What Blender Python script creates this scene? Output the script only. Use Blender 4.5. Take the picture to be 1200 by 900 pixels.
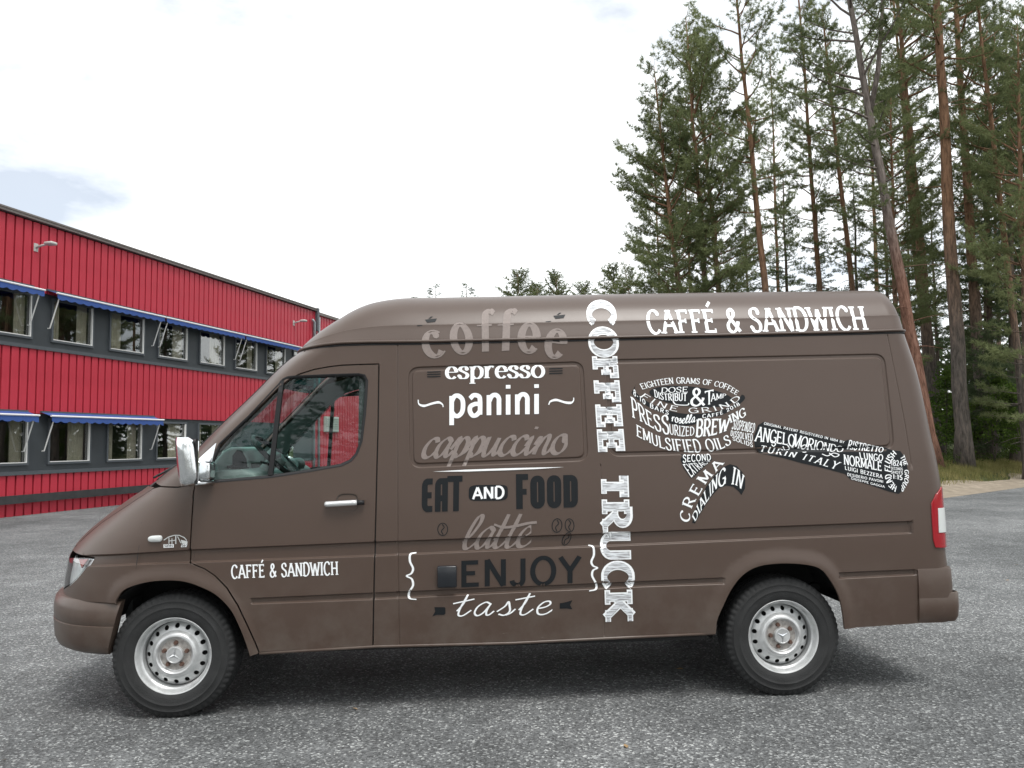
import bpy, bmesh, math, random
import numpy as np
from mathutils import Vector, Matrix
from mathutils.geometry import delaunay_2d_cdt
from mathutils.bvhtree import BVHTree
PI = math.pi
rng = np.random.default_rng(7)
random.seed(7)
for o in list(bpy.data.objects):
    bpy.data.objects.remove(o)
scene = bpy.context.scene
COL = scene.collection

# ------------------------------------------------------------------ camera
FPX = 902.0                      # focal length in pixels of the 1200 px wide photograph
PITCH, ROLL, YAW = 0.0767, 0.01608, 0.05964
VAN_X, VAN_Y, EYE = -2.0043, 5.3871, 1.5202
c_fwd = np.array([0, math.cos(PITCH), math.sin(PITCH)])
_u0 = np.array([0, -math.sin(PITCH), math.cos(PITCH)])
_r0 = np.array([1.0, 0, 0])
c_right = _r0 * math.cos(ROLL) - _u0 * math.sin(ROLL)
c_up = _u0 * math.cos(ROLL) + _r0 * math.sin(ROLL)
cam_d = bpy.data.cameras.new('camera')
cam = bpy.data.objects.new('camera', cam_d)
COL.objects.link(cam)
cam.matrix_world = Matrix(((c_right[0], c_up[0], -c_fwd[0], 0), (c_right[1], c_up[1], -c_fwd[1], 0),
                           (c_right[2], c_up[2], -c_fwd[2], EYE), (0, 0, 0, 1)))
cam_d.sensor_width = 36.0
cam_d.lens = 36.0 * FPX / 1200.0
cam_d.clip_start = 0.05
cam_d.clip_end = 3000
scene.camera = cam

# ------------------------------------------------------------------ overcast sky and soft sun
SUN_EL, SUN_AZ = math.radians(64), math.radians(150)     # azimuth from +Y towards +X
world = bpy.data.worlds.new('World')
scene.world = world
world.use_nodes = True
nt = world.node_tree
nt.nodes.clear()
out = nt.nodes.new('ShaderNodeOutputWorld')
bg = nt.nodes.new('ShaderNodeBackground')
sky = nt.nodes.new('ShaderNodeTexSky')
sky.sky_type = 'NISHITA'
sky.sun_disc = False
sky.sun_elevation = SUN_EL
sky.sun_rotation = SUN_AZ
sky.air_density = 1.0
sky.dust_density = 2.0
tc = nt.nodes.new('ShaderNodeTexCoord')
mp = nt.nodes.new('ShaderNodeMapping')
mp.inputs['Scale'].default_value = (1.0, 1.0, 2.6)
mp.inputs['Location'].default_value = (-0.25, -4.82, 7.74)
ns = nt.nodes.new('ShaderNodeTexNoise')
ns.inputs['Scale'].default_value = 2.1
ns.inputs['Detail'].default_value = 7
ns.inputs['Roughness'].default_value = 0.55
cr = nt.nodes.new('ShaderNodeValToRGB')
cr.color_ramp.elements[0].position = 0.30
cr.color_ramp.elements[0].color = (0.33, 0.33, 0.33, 1)
cr.color_ramp.elements[1].position = 0.49
cr.color_ramp.elements[1].color = (1, 1, 1, 1)
ns2 = nt.nodes.new('ShaderNodeTexNoise')
ns2.inputs['Scale'].default_value = 1.3
ns2.inputs['Detail'].default_value = 4
cr2 = nt.nodes.new('ShaderNodeValToRGB')       # cloud brightness
cr2.color_ramp.elements[0].position = 0.3
cr2.color_ramp.elements[0].color = (10.0, 10.5, 10.8, 1)
cr2.color_ramp.elements[1].position = 0.7
cr2.color_ramp.elements[1].color = (15.5, 15.6, 15.5, 1)
mix = nt.nodes.new('ShaderNodeMixRGB')
L_ = nt.links.new
L_(tc.outputs['Generated'], mp.inputs['Vector'])
L_(mp.outputs['Vector'], ns.inputs['Vector'])
L_(mp.outputs['Vector'], ns2.inputs['Vector'])
L_(ns.outputs['Fac'], cr.inputs['Fac'])
L_(ns2.outputs['Fac'], cr2.inputs['Fac'])
L_(cr.outputs['Color'], mix.inputs['Fac'])
L_(sky.outputs['Color'], mix.inputs['Color1'])
L_(cr2.outputs['Color'], mix.inputs['Color2'])
L_(mix.outputs['Color'], bg.inputs['Color'])
bg.inputs['Strength'].default_value = 0.08
L_(bg.outputs['Background'], out.inputs['Surface'])

sun_d = bpy.data.lights.new('sun', 'SUN')
sun = bpy.data.objects.new('sun', sun_d)
COL.objects.link(sun)
sun_d.energy = 1.5
sun_d.angle = math.radians(22)
sun_d.color = (1.0, 0.97, 0.93)
_sd = Vector((math.sin(SUN_AZ) * math.cos(SUN_EL), math.cos(SUN_AZ) * math.cos(SUN_EL), math.sin(SUN_EL)))
sun.rotation_euler = (-_sd).to_track_quat('-Z', 'Y').to_euler()
sun.location = (0, 0, 60)

vs = scene.view_settings
vs.view_transform = 'Standard'
vs.look = 'None'
vs.exposure = 0.66
vs.gamma = 1.0
vs.use_curve_mapping = False
scene.render.engine = 'CYCLES'

# ------------------------------------------------------------------ pixel helpers (photograph pixels, 1200 x 900)
def ray(px, py):
    return c_fwd * FPX + c_right * (px - 600.0) - c_up * (py - 450.0)

def ground_at(px, py, z=0.0):
    d = ray(px, py)
    t = (z - EYE) / d[2]
    return np.array([0, 0, EYE]) + t * d

_vc, _vs = math.cos(YAW), math.sin(YAW)
def w2v(p):                      # world point -> van frame
    x, y = p[0] - VAN_X, p[1] - VAN_Y
    return np.array([_vc * x + _vs * y, -_vs * x + _vc * y, p[2]])
def w2v_dir(d):
    return np.array([_vc * d[0] + _vs * d[1], -_vs * d[0] + _vc * d[1], d[2]])
CAM_V = w2v(np.array([0, 0, EYE]))
R_V, U_V, F_V = w2v_dir(c_right), w2v_dir(c_up), w2v_dir(c_fwd)
def vray(px, py):
    return F_V * FPX + R_V * (px - 600.0) - U_V * (py - 450.0)
def un(px, py, y):               # pixel -> point of the van frame on the plane y
    d = vray(px, py)
    t = (y - CAM_V[1]) / d[1]
    return CAM_V + t * d
def vproj(P):                    # van frame points (N,3) -> pixels
    d = P - CAM_V
    zz = d @ F_V
    return np.stack([600 + FPX * (d @ R_V) / zz, 450 - FPX * (d @ U_V) / zz], -1)

# ------------------------------------------------------------------ materials
MATS = {}
def nodes_of(name):
    m = bpy.data.materials.new(name)
    m.use_nodes = True
    n = m.node_tree
    return m, n, n.nodes['Principled BSDF']

def mat(name, col, rough=0.5, metal=0.0, spec=0.5, var=0.0, scale=8.0, bump=0.0, bscale=60.0, coat=0.0, emit=None, detail=5, rvar=0.0, coords='Object'):
    """Principled material with noise variation of colour, roughness and relief."""
    m, n, b = nodes_of(name)
    b.inputs['Base Color'].default_value = (*col, 1)
    b.inputs['Roughness'].default_value = rough
    b.inputs['Metallic'].default_value = metal
    b.inputs['Specular IOR Level'].default_value = spec
    if coat:
        b.inputs['Coat Weight'].default_value = coat
        b.inputs['Coat Roughness'].default_value = 0.08
    t = n.nodes.new('ShaderNodeTexCoord')
    if var or rvar:
        no = n.nodes.new('ShaderNodeTexNoise')
        no.inputs['Scale'].default_value = scale
        no.inputs['Detail'].default_value = detail
        no.inputs['Roughness'].default_value = 0.6
        n.links.new(t.outputs[coords], no.inputs['Vector'])
        if var:
            r = n.nodes.new('ShaderNodeValToRGB')
            r.color_ramp.elements[0].position = 0.3
            r.color_ramp.elements[1].position = 0.7
            r.color_ramp.elements[0].color = tuple(max(0, c * (1 - var)) for c in col) + (1,)
            r.color_ramp.elements[1].color = tuple(min(1, c * (1 + var)) for c in col) + (1,)
            n.links.new(no.outputs['Fac'], r.inputs['Fac'])
            n.links.new(r.outputs['Color'], b.inputs['Base Color'])
        if rvar:
            mr = n.nodes.new('ShaderNodeMapRange')
            mr.inputs['To Min'].default_value = max(0.02, rough - rvar)
            mr.inputs['To Max'].default_value = min(1, rough + rvar)
            n.links.new(no.outputs['Fac'], mr.inputs['Value'])
            n.links.new(mr.outputs['Result'], b.inputs['Roughness'])
    if bump:
        nb = n.nodes.new('ShaderNodeTexNoise')
        nb.inputs['Scale'].default_value = bscale
        nb.inputs['Detail'].default_value = 4
        n.links.new(t.outputs[coords], nb.inputs['Vector'])
        bp = n.nodes.new('ShaderNodeBump')
        bp.inputs['Strength'].default_value = bump
        bp.inputs['Distance'].default_value = 0.01
        n.links.new(nb.outputs['Fac'], bp.inputs['Height'])
        n.links.new(bp.outputs['Normal'], b.inputs['Normal'])
    if emit:
        b.inputs['Emission Color'].default_value = (*emit[:3], 1)
        b.inputs['Emission Strength'].default_value = emit[3]
    MATS[name] = m
    return m

def glass(name, tint, refl=1.0, rough=0.0):
    """Thin sheet of glass: tinted see-through plus Fresnel reflection."""
    m = bpy.data.materials.new(name)
    m.use_nodes = True
    n = m.node_tree
    n.nodes.clear()
    o = n.nodes.new('ShaderNodeOutputMaterial')
    tr = n.nodes.new('ShaderNodeBsdfTransparent')
    tr.inputs['Color'].default_value = (*tint, 1)
    gl = n.nodes.new('ShaderNodeBsdfGlossy')
    gl.inputs['Roughness'].default_value = rough
    gl.inputs['Color'].default_value = (1, 1, 1, 1)
    fr = n.nodes.new('ShaderNodeLayerWeight')          # Schlick reflection, same from both faces of the sheet
    fr.inputs['Blend'].default_value = 0.5
    pw = n.nodes.new('ShaderNodeMath'); pw.operation = 'POWER'; pw.inputs[1].default_value = 5.0
    ml = n.nodes.new('ShaderNodeMath'); ml.operation = 'MULTIPLY_ADD'; ml.use_clamp = True
    ml.inputs[1].default_value = 0.92
    ml.inputs[2].default_value = 0.075 * refl
    mx = n.nodes.new('ShaderNodeMixShader')
    n.links.new(fr.outputs['Facing'], pw.inputs[0])
    n.links.new(pw.outputs['Value'], ml.inputs[0])
    n.links.new(ml.outputs['Value'], mx.inputs['Fac'])
    n.links.new(tr.outputs['BSDF'], mx.inputs[1])
    n.links.new(gl.outputs['BSDF'], mx.inputs[2])
    n.links.new(mx.outputs['Shader'], o.inputs['Surface'])
    MATS[name] = m
    return m

# ------------------------------------------------------------------ mesh helpers
def set_props(o, label=None, cat=None, group=None, kind=None):
    if label: o['label'] = label
    if cat: o['category'] = cat
    if group: o['group'] = group
    if kind: o['kind'] = kind
    return o

def empty(name, loc=(0, 0, 0), rz=0.0, parent=None):
    o = bpy.data.objects.new(name, None)
    o.empty_display_size = 0.2
    COL.objects.link(o)
    o.location = loc
    o.rotation_euler = (0, 0, rz)
    o.parent = parent
    return o

def make_mesh(name, verts, faces, m=None, smooth=False, mats=None, midx=None):
    me = bpy.data.meshes.new(name)
    me.from_pydata([tuple(map(float, v)) for v in verts], [], [tuple(map(int, f)) for f in faces])
    if mats:
        for k in mats: me.materials.append(k)
        if midx is not None:
            me.polygons.foreach_set('material_index', np.asarray(midx, dtype=np.int32))
    elif m:
        me.materials.append(m)
    if smooth:
        me.polygons.foreach_set('use_smooth', np.ones(len(me.polygons), dtype=bool))
    me.update()
    return me

def obj(name, verts, faces, m=None, parent=None, smooth=False, **k):
    o = bpy.data.objects.new(name, make_mesh(name, verts, faces, m, smooth, **k))
    COL.objects.link(o)
    o.parent = parent
    return o

def inst(name, me, parent=None, loc=(0, 0, 0), rot=(0, 0, 0), scale=(1, 1, 1)):
    o = bpy.data.objects.new(name, me)
    COL.objects.link(o)
    o.parent = parent
    o.location = loc
    o.rotation_euler = rot
    o.scale = scale
    return o

def shade_auto(o, deg=35):
    me = o.data
    me.polygons.foreach_set('use_smooth', np.ones(len(me.polygons), dtype=bool))
    bm = bmesh.new()
    bm.from_mesh(me)
    lim = math.radians(deg)
    for e in bm.edges:
        if len(e.link_faces) == 2 and e.calc_face_angle(0.0) > lim:
            e.smooth = False
    bm.to_mesh(me)
    bm.free()
    return o

class MB:
    def __init__(s): s.v = []; s.f = []
    def add(s, v, f):
        n = len(s.v)
        s.v += [tuple(map(float, p)) for p in v]
        s.f += [tuple(i + n for i in q) for q in f]
        return s
    def box(s, a, b):
        (x0, y0, z0), (x1, y1, z1) = a, b
        return s.add([(x0,y0,z0),(x1,y0,z0),(x1,y1,z0),(x0,y1,z0),(x0,y0,z1),(x1,y0,z1),(x1,y1,z1),(x0,y1,z1)],
                     [(0,3,2,1),(4,5,6,7),(0,1,5,4),(1,2,6,5),(2,3,7,6),(3,0,4,7)])
    def tube(s, pts, r, n=8, cap=True):
        pts = [np.array(p, float) for p in pts]
        rr = r if hasattr(r, '__len__') else [r] * len(pts)
        base = len(s.v)
        prev = None
        for i, p in enumerate(pts):
            t = pts[min(i + 1, len(pts) - 1)] - pts[max(i - 1, 0)]
            t = t / (np.linalg.norm(t) + 1e-12)
            if prev is None:
                a = np.array([0, 0, 1.0]) if abs(t[2]) < 0.9 else np.array([1.0, 0, 0])
                u = np.cross(t, a)
            else:
                u = prev - t * (prev @ t)
            u /= np.linalg.norm(u) + 1e-12
            prev = u
            w = np.cross(t, u)
            for k in range(n):
                an = 2 * PI * k / n
                s.v.append(tuple(p + rr[i] * (math.cos(an) * u + math.sin(an) * w)))
        for i in range(len(pts) - 1):
            for k in range(n):
                a0 = base + i * n + k; a1 = base + i * n + (k + 1) % n
                s.f.append((a0, a1, a1 + n, a0 + n))
        if cap:
            s.f.append(tuple(base + k for k in range(n))[::-1])
            s.f.append(tuple(base + (len(pts) - 1) * n + k for k in range(n)))
        return s
    def prism(s, poly, axis, a, b):
        """poly: 2-D outline; axis 0/1/2 is the extrusion axis from a to b"""
        n = len(poly)
        def P(u, v, w):
            return {0: (w, u, v), 1: (u, w, v), 2: (u, v, w)}[axis]
        vs_ = [P(u, v, a) for u, v in poly] + [P(u, v, b) for u, v in poly]
        fs_ = [tuple(range(n))[::-1], tuple(range(n, 2 * n))] + [(i, (i + 1) % n, n + (i + 1) % n, n + i) for i in range(n)]
        return s.add(vs_, fs_)
    def lathe_y(s, prof, n=48, c=(0, 0, 0)):
        """prof: list of (radius, y); turned about the Y axis"""
        base = len(s.v)
        for r, y in prof:
            for k in range(n):
                an = 2 * PI * k / n
                s.v.append((c[0] + r * math.cos(an), c[1] + y, c[2] + r * math.sin(an)))
        for i in range(len(prof) - 1):
            for k in range(n):
                a0 = base + i * n + k; a1 = base + i * n + (k + 1) % n
                s.f.append((a0, a1, a1 + n, a0 + n))
        return s
    def obj(s, name, m, parent=None, smooth=False, auto=None):
        o = obj(name, s.v, s.f, m, parent, smooth)
        bm = bmesh.new(); bm.from_mesh(o.data)
        bmesh.ops.recalc_face_normals(bm, faces=bm.faces)
        bm.to_mesh(o.data); bm.free()
        if auto: shade_auto(o, auto)
        return o

def bevel(o, w, seg=2, ang=40):
    """bevel baked into the mesh"""
    bm = bmesh.new(); bm.from_mesh(o.data)
    es = [e for e in bm.edges if len(e.link_faces) == 2 and e.calc_face_angle(0.0) > math.radians(ang)]
    bmesh.ops.bevel(bm, geom=es, offset=w, segments=seg, affect='EDGES', profile=0.5, clamp_overlap=True)
    bm.to_mesh(o.data); bm.free()
    o.data.polygons.foreach_set('use_smooth', np.ones(len(o.data.polygons), dtype=bool))
    return shade_auto(o, 50)

def catmull(pts, per=8, closed=False):
    P = [np.array(p, float) for p in pts]
    n = len(P)
    outp = []
    segs = n if closed else n - 1
    for i in range(segs):
        if closed:
            a, b, c, d = P[(i - 1) % n], P[i], P[(i + 1) % n], P[(i + 2) % n]
        else:
            a = P[i - 1] if i > 0 else 2 * P[0] - P[1]
            b, c = P[i], P[i + 1]
            d = P[i + 2] if i + 2 < n else 2 * P[-1] - P[-2]
        for k in range(per):
            t = k / per
            outp.append(0.5 * ((2 * b) + (-a + c) * t + (2*a - 5*b + 4*c - d) * t*t + (-a + 3*b - 3*c + d) * t**3))
    if not closed:
        outp.append(P[-1])
    return np.array(outp)

def resample(pts, step, closed=False):
    P = np.asarray(pts, float)
    if closed: P = np.vstack([P, P[:1]])
    res = []
    for a, b in zip(P[:-1], P[1:]):
        n = max(1, int(math.ceil(np.linalg.norm(b - a) / step)))
        for k in range(n): res.append(a + (b - a) * k / n)
    if not closed: res.append(P[-1])
    return np.array(res)

def sstep(t):
    t = np.clip(t, 0, 1)
    return t * t * (3 - 2 * t)

def pchip(x, xs, ys):
    xs = np.asarray(xs, float); ys = np.asarray(ys, float)
    h = np.diff(xs); d = np.diff(ys) / h
    m = np.zeros_like(ys); m[0] = d[0]; m[-1] = d[-1]
    for i in range(1, len(xs) - 1):
        if d[i-1] * d[i] > 0:
            w1 = 2*h[i] + h[i-1]; w2 = h[i] + 2*h[i-1]
            m[i] = (w1 + w2) / (w1 / d[i-1] + w2 / d[i])
    x = np.clip(np.asarray(x, float), xs[0], xs[-1])
    i = np.clip(np.searchsorted(xs, x) - 1, 0, len(xs) - 2)
    t = (x - xs[i]) / h[i]
    return ((1+2*t)*(1-t)**2*ys[i] + t*(1-t)**2*h[i]*m[i] + t*t*(3-2*t)*ys[i+1] + t*t*(t-1)*h[i]*m[i+1])

def seg_dist(pts, line):
    """distance of points (N,2) to a polyline (M,2)"""
    a, b = line[:-1], line[1:]
    ab = b - a
    l2 = (ab ** 2).sum(1) + 1e-12
    best = np.full(len(pts), 1e9)
    for k in range(len(a)):
        t = np.clip(((pts - a[k]) @ ab[k]) / l2[k], 0, 1)
        dd = pts - (a[k] + t[:, None] * ab[k])
        best = np.minimum(best, (dd ** 2).sum(1))
    return np.sqrt(best)

def inside_poly(pts, poly):
    x, y = pts[:, 0], pts[:, 1]
    c = np.zeros(len(pts), bool)
    n = len(poly)
    for i in range(n):
        x1, y1 = poly[i]; x2, y2 = poly[(i + 1) % n]
        cond = ((y1 > y) != (y2 > y))
        xi = (x2 - x1) * (y - y1) / (y2 - y1 + 1e-15) + x1
        c ^= cond & (x < xi)
    return c
# ================================================================== GROUND
def asphalt_mat():
    m, n, b = nodes_of('asphalt')
    L = n.links.new
    t = n.nodes.new('ShaderNodeTexCoord')
    def noise(sc, det=4, rough=.6):
        o = n.nodes.new('ShaderNodeTexNoise'); o.inputs['Scale'].default_value = sc; o.inputs['Detail'].default_value = det; o.inputs['Roughness'].default_value = rough
        L(t.outputs['Object'], o.inputs['Vector']); return o
    def ramp(src, p0, c0, p1, c1):
        r = n.nodes.new('ShaderNodeValToRGB'); r.color_ramp.elements[0].position = p0; r.color_ramp.elements[1].position = p1
        r.color_ramp.elements[0].color = (*c0, 1); r.color_ramp.elements[1].color = (*c1, 1); L(src, r.inputs['Fac']); return r
    def mul(a, b_, fac=1.0, mode='MULTIPLY'):
        x = n.nodes.new('ShaderNodeMixRGB'); x.blend_type = mode; x.inputs['Fac'].default_value = fac
        L(a, x.inputs['Color1']); L(b_, x.inputs['Color2']); return x
    big = ramp(noise(.35, 5).outputs['Fac'], .34, (.102, .107, .109), .66, (.196, .202, .204))
    mid = ramp(noise(2.2, 6, .7).outputs['Fac'], .30, (.70, .70, .70), .72, (1.24, 1.24, 1.24))
    c = mul(big.outputs['Color'], mid.outputs['Color'])
    v = n.nodes.new('ShaderNodeTexVoronoi'); v.inputs['Scale'].default_value = 88; L(t.outputs['Object'], v.inputs['Vector'])
    vs_ = n.nodes.new('ShaderNodeSeparateColor'); L(v.outputs['Color'], vs_.inputs['Color'])
    st = ramp(vs_.outputs['Red'], .0, (.42, .42, .42), 1.0, (1.5, 1.5, 1.5))
    e = st.color_ramp.elements.new(.86); e.color = (1.18, 1.18, 1.18, 1)
    e = st.color_ramp.elements.new(.94); e.color = (2.9, 2.88, 2.8, 1)
    c = mul(c.outputs['Color'], st.outputs['Color'])
    f = ramp(noise(330, 2).outputs['Fac'], .3, (.6, .6, .6), .75, (1.35, 1.35, 1.35))
    c = mul(c.outputs['Color'], f.outputs['Color'])
    L(c.outputs['Color'], b.inputs['Base Color'])
    b.inputs['Roughness'].default_value = .8
    b.inputs['Specular IOR Level'].default_value = .35
    bp = n.nodes.new('ShaderNodeBump'); bp.inputs['Strength'].default_value = .9; bp.inputs['Distance'].default_value = .006
    L(v.outputs['Distance'], bp.inputs['Height'])
    bp2 = n.nodes.new('ShaderNodeBump'); bp2.inputs['Strength'].default_value = .5; bp2.inputs['Distance'].default_value = .02
    L(noise(14, 5).outputs['Fac'], bp2.inputs['Height']); L(bp2.outputs['Normal'], bp.inputs['Normal'])
    L(bp.outputs['Normal'], b.inputs['Normal'])
    return m
ASPH = asphalt_mat()
def verge_mat(name, c0, c1, sc, bump=.5, c2=None):
    m, n, b = nodes_of(name)
    L = n.links.new
    t = n.nodes.new('ShaderNodeTexCoord')
    o = n.nodes.new('ShaderNodeTexNoise'); o.inputs['Scale'].default_value = sc; o.inputs['Detail'].default_value = 8; o.inputs['Roughness'].default_value = .7
    L(t.outputs['Object'], o.inputs['Vector'])
    r = n.nodes.new('ShaderNodeValToRGB'); r.color_ramp.elements[0].position = .35; r.color_ramp.elements[1].position = .65
    r.color_ramp.elements[0].color = (*c0, 1); r.color_ramp.elements[1].color = (*c1, 1)
    if c2: e = r.color_ramp.elements.new(.55); e.color = (*c2, 1)
    L(o.outputs['Fac'], r.inputs['Fac']); L(r.outputs['Color'], b.inputs['Base Color'])
    b.inputs['Roughness'].default_value = .95
    b.inputs['Specular IOR Level'].default_value = .1
    o2 = n.nodes.new('ShaderNodeTexNoise'); o2.inputs['Scale'].default_value = 40; o2.inputs['Detail'].default_value = 5; L(t.outputs['Object'], o2.inputs['Vector'])
    bp = n.nodes.new('ShaderNodeBump'); bp.inputs['Strength'].default_value = bump; bp.inputs['Distance'].default_value = .03
    L(o2.outputs['Fac'], bp.inputs['Height']); L(bp.outputs['Normal'], b.inputs['Normal'])
    return m
FLOOR_M = verge_mat('forest_floor', (.035, .040, .018), (.11, .095, .055), 1.4, c2=(.055, .065, .025))
SAND_M = verge_mat('sandy_gravel', (.20, .17, .13), (.34, .29, .23), 3.0, c2=(.27, .23, .18))
# edge of the asphalt, running obliquely to the right and away
E0 = np.array([10.68, 19.33]); ED = np.array([.776, .631]); EN = np.array([-.631, .776])
def bank(x, y):
    """height of the verge and the forest floor behind the edge"""
    d = (x - E0[0]) * EN[0] + (y - E0[1]) * EN[1]
    far = np.clip(d - 12, 0, 60)
    return sstep((x - .5) / 4.0) * (.52 * sstep((d - .3) / 3.0) + .012 * far + .05 * np.sin(x * .9 + 1) * np.sin(y * .7) * sstep((d - 1.5) / 3))
gxs = np.concatenate([np.linspace(-700, -40, 12), np.arange(-38, 60, 1.0), np.linspace(62, 700, 16)])
gys = np.concatenate([np.linspace(-500, -25, 10), np.arange(-22, 75, 1.0), np.linspace(78, 900, 18)])
GX, GY = np.meshgrid(gxs, gys)
GZ_ = bank(GX, GY) - .03
V_ = np.stack([GX.ravel(), GY.ravel(), GZ_.ravel()], 1)
w_ = len(gxs)
F_ = [(i*w_ + k, i*w_ + k + 1, (i+1)*w_ + k + 1, (i+1)*w_ + k) for i in range(len(gys) - 1) for k in range(w_ - 1)]
ground = obj('ground', V_, F_, FLOOR_M, smooth=True); ground['kind'] = 'structure'
# asphalt yard: everything on the near side of the edge
ea = E0 - ED * 60; eb = E0 + ED * 30
yard_edge = []
rr_ = random.Random(3)
for k in range(91):
    p = ea + (eb - ea) * k / 90
    j = rr_.uniform(-.10, .10)
    yard_edge.append((p[0] + EN[0] * j, p[1] + EN[1] * j))
# left of the van the yard runs on behind it
yard = [(60, -40), (60, eb[1])] if False else None
poly = [(34, -40)] + [q for q in yard_edge[::-1] if q[0] > 2.5] + [(1.5, 16), (.5, 62), (-60, 62), (-60, -40)]
bmv = bmesh.new()
vsb = [bmv.verts.new((x, y, 0.0)) for x, y in poly]
fc = bmv.faces.new(vsb)
bmesh.ops.triangulate(bmv, faces=[fc])
me = bpy.data.meshes.new('asphalt_yard'); bmv.to_mesh(me); bmv.free()
me.materials.append(ASPH)
yo = bpy.data.objects.new('asphalt_yard', me); COL.objects.link(yo); yo['kind'] = 'structure'
if me.polygons[0].normal.z < 0: me.flip_normals()
# sandy strip between asphalt and grass
V_ = []; F_ = []
nq = 80
for k in range(nq + 1):
    p = E0 - ED * 14 + ED * 50 * k / nq
    wv = 1.35 + .25 * math.sin(k * .7) + rr_.uniform(-.1, .1)
    for j, d in enumerate((-.12, .25, .6, wv)):
        q = p + EN * d
        V_.append((q[0], q[1], max(.004, float(bank(q[0], q[1])) - .014) + (.0 if j else 0)))
F_ = [(4*k + j, 4*k + j + 1, 4*k + j + 5, 4*k + j + 4) for k in range(nq) for j in range(3)]
so_ = obj('gravel_verge', V_, [f[::-1] for f in F_], SAND_M, smooth=True); so_['kind'] = 'structure'

# ================================================================== RED BUILDING
BS = np.array([-11.361, 19.424]); BD = np.array([.25332, .96738]); BN = np.array([.96738, -.25332])   # a point of its foot, along the wall, outwards
B_RZ = math.atan2(BD[1], BD[0])
RED = mat('red_painted_cladding', (0.445, 0.031, 0.053), 0.42, spec=0.4, var=0.10, scale=1.6, rvar=.1)
GROOVE = mat('red_cladding_groove', (0.24, 0.016, 0.026), 0.6, spec=0.2)
GREY_P = mat('dark_grey_panel', (0.040, 0.047, 0.053), 0.5, var=0.12, scale=2)
GREY_F = mat('grey_window_frame', (0.075, 0.085, 0.095), 0.42)
FASCIA = mat('grey_brown_fascia', (0.16, 0.14, 0.13), 0.6, var=.1, scale=1)
RAIL = mat('weathered_dark_board', (0.028, 0.028, 0.029), 0.75, var=.3, scale=4)
CURTAIN = mat('beige_curtain', (0.60, 0.53, 0.43), 0.9, var=.1, scale=6)
ROOM = mat('dim_room', (0.06, 0.06, 0.058), 0.9)
AW_BLUE = mat('blue_awning_cloth', (0.030, 0.075, 0.26), 0.8, var=.1, scale=8)
AW_WHITE = mat('white_awning_cloth', (0.72, 0.72, 0.74), 0.75)
ALU = mat('white_aluminium', (0.70, 0.70, 0.68), 0.4)
WIN_G = glass('building_glass', (0.86, 0.88, 0.87), 1.7)
ZINC = mat('zinc_pipe', (0.30, 0.32, 0.34), 0.45, metal=.4, var=.15, scale=5)
LAMP_G = mat('lamp_grey', (0.45, 0.44, 0.42), 0.5)

bld = empty('office_building', (BS[0], BS[1], 0), B_RZ)
set_props(bld, 'red clad two storey office building with dark window bands and blue awnings', 'building')
# local frame: x along the wall, y inwards, -y outwards
S0, S1 = -6.0, 22.0
SC_ = 12.75                                        # joint with the further wing
def part(mb, name, m, parent=None, **k): return mb.obj(name, m, parent or bld, **k)
part(MB().box((S0, .30, 0), (S1, 12, 7.10)), 'core_wall', GREY_P)
# backing behind the boards
for z0, z1 in ((5.44, 7.10), (2.42, 4.02), (-.05, .96)):
    part(MB().box((S0, .04, z0), (SC_, .30, z1)), 'cladding_back', GROOVE)
part(MB().box((SC_ + .02, .10, -.05), (S1, .30, 7.03)), 'cladding_back', GROOVE)
part(MB().box((S0 - .08, .04, -.05), (S0 - .002, 12, 7.10)), 'end_wall', RED)
# boards, each one a piece
PITCH_B = .242
def board_mesh(h, name):
    m = MB()
    w = .194; t = .046; c = .010
    m.prism([(0, .04), (0, .04 - t + c), (c, .04 - t), (w - c, .04 - t), (w, .04 - t + c), (w, .04)], 2, 0, h)
    o = m.obj(name, RED); me_ = o.data; bpy.data.objects.remove(o); return me_
bm_up, bm_mid, bm_low = board_mesh(1.70, 'board'), board_mesh(1.60, 'board'), board_mesh(1.03, 'board')
bm_far = board_mesh(7.10, 'board')
xs_b = np.arange(-3.2 - 11 * PITCH_B, SC_ - .2, PITCH_B)
for x in xs_b:
    inst('board', bm_up, bld, (x, 0, 5.40)); inst('board', bm_mid, bld, (x, 0, 2.42))
for x in np.arange(-3.2 - 11 * PITCH_B, 8.0, PITCH_B): inst('board', bm_low, bld, (x, 0, -.07))
for x in np.arange(8.0, SC_ - .2, PITCH_B): inst('board', bm_low, bld, (x, 0, -.07))
for x in np.arange(SC_ + .10, S1 - .3, PITCH_B): inst('board', bm_far, bld, (x, .06, -.06))
# fascia, edge trims
part(MB().box((S0, -.10, 7.13), (SC_ + .05, .5, 7.225)).box((S0, -.115, 7.195), (SC_ + .07, -.10, 7.235)), 'roof_fascia', FASCIA)
part(MB().box((SC_ + .08, -.02, 7.02), (S1, .5, 7.14)), 'roof_fascia', FASCIA)
part(MB().box((S0, .5, 7.0), (S1, 12, 7.16)), 'roof_deck', FASCIA)
for z in (3.985, .955):
    part(MB().box((S0, -.045, z), (SC_, .12, z + .085)), 'sill_flashing', GREY_F)
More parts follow.
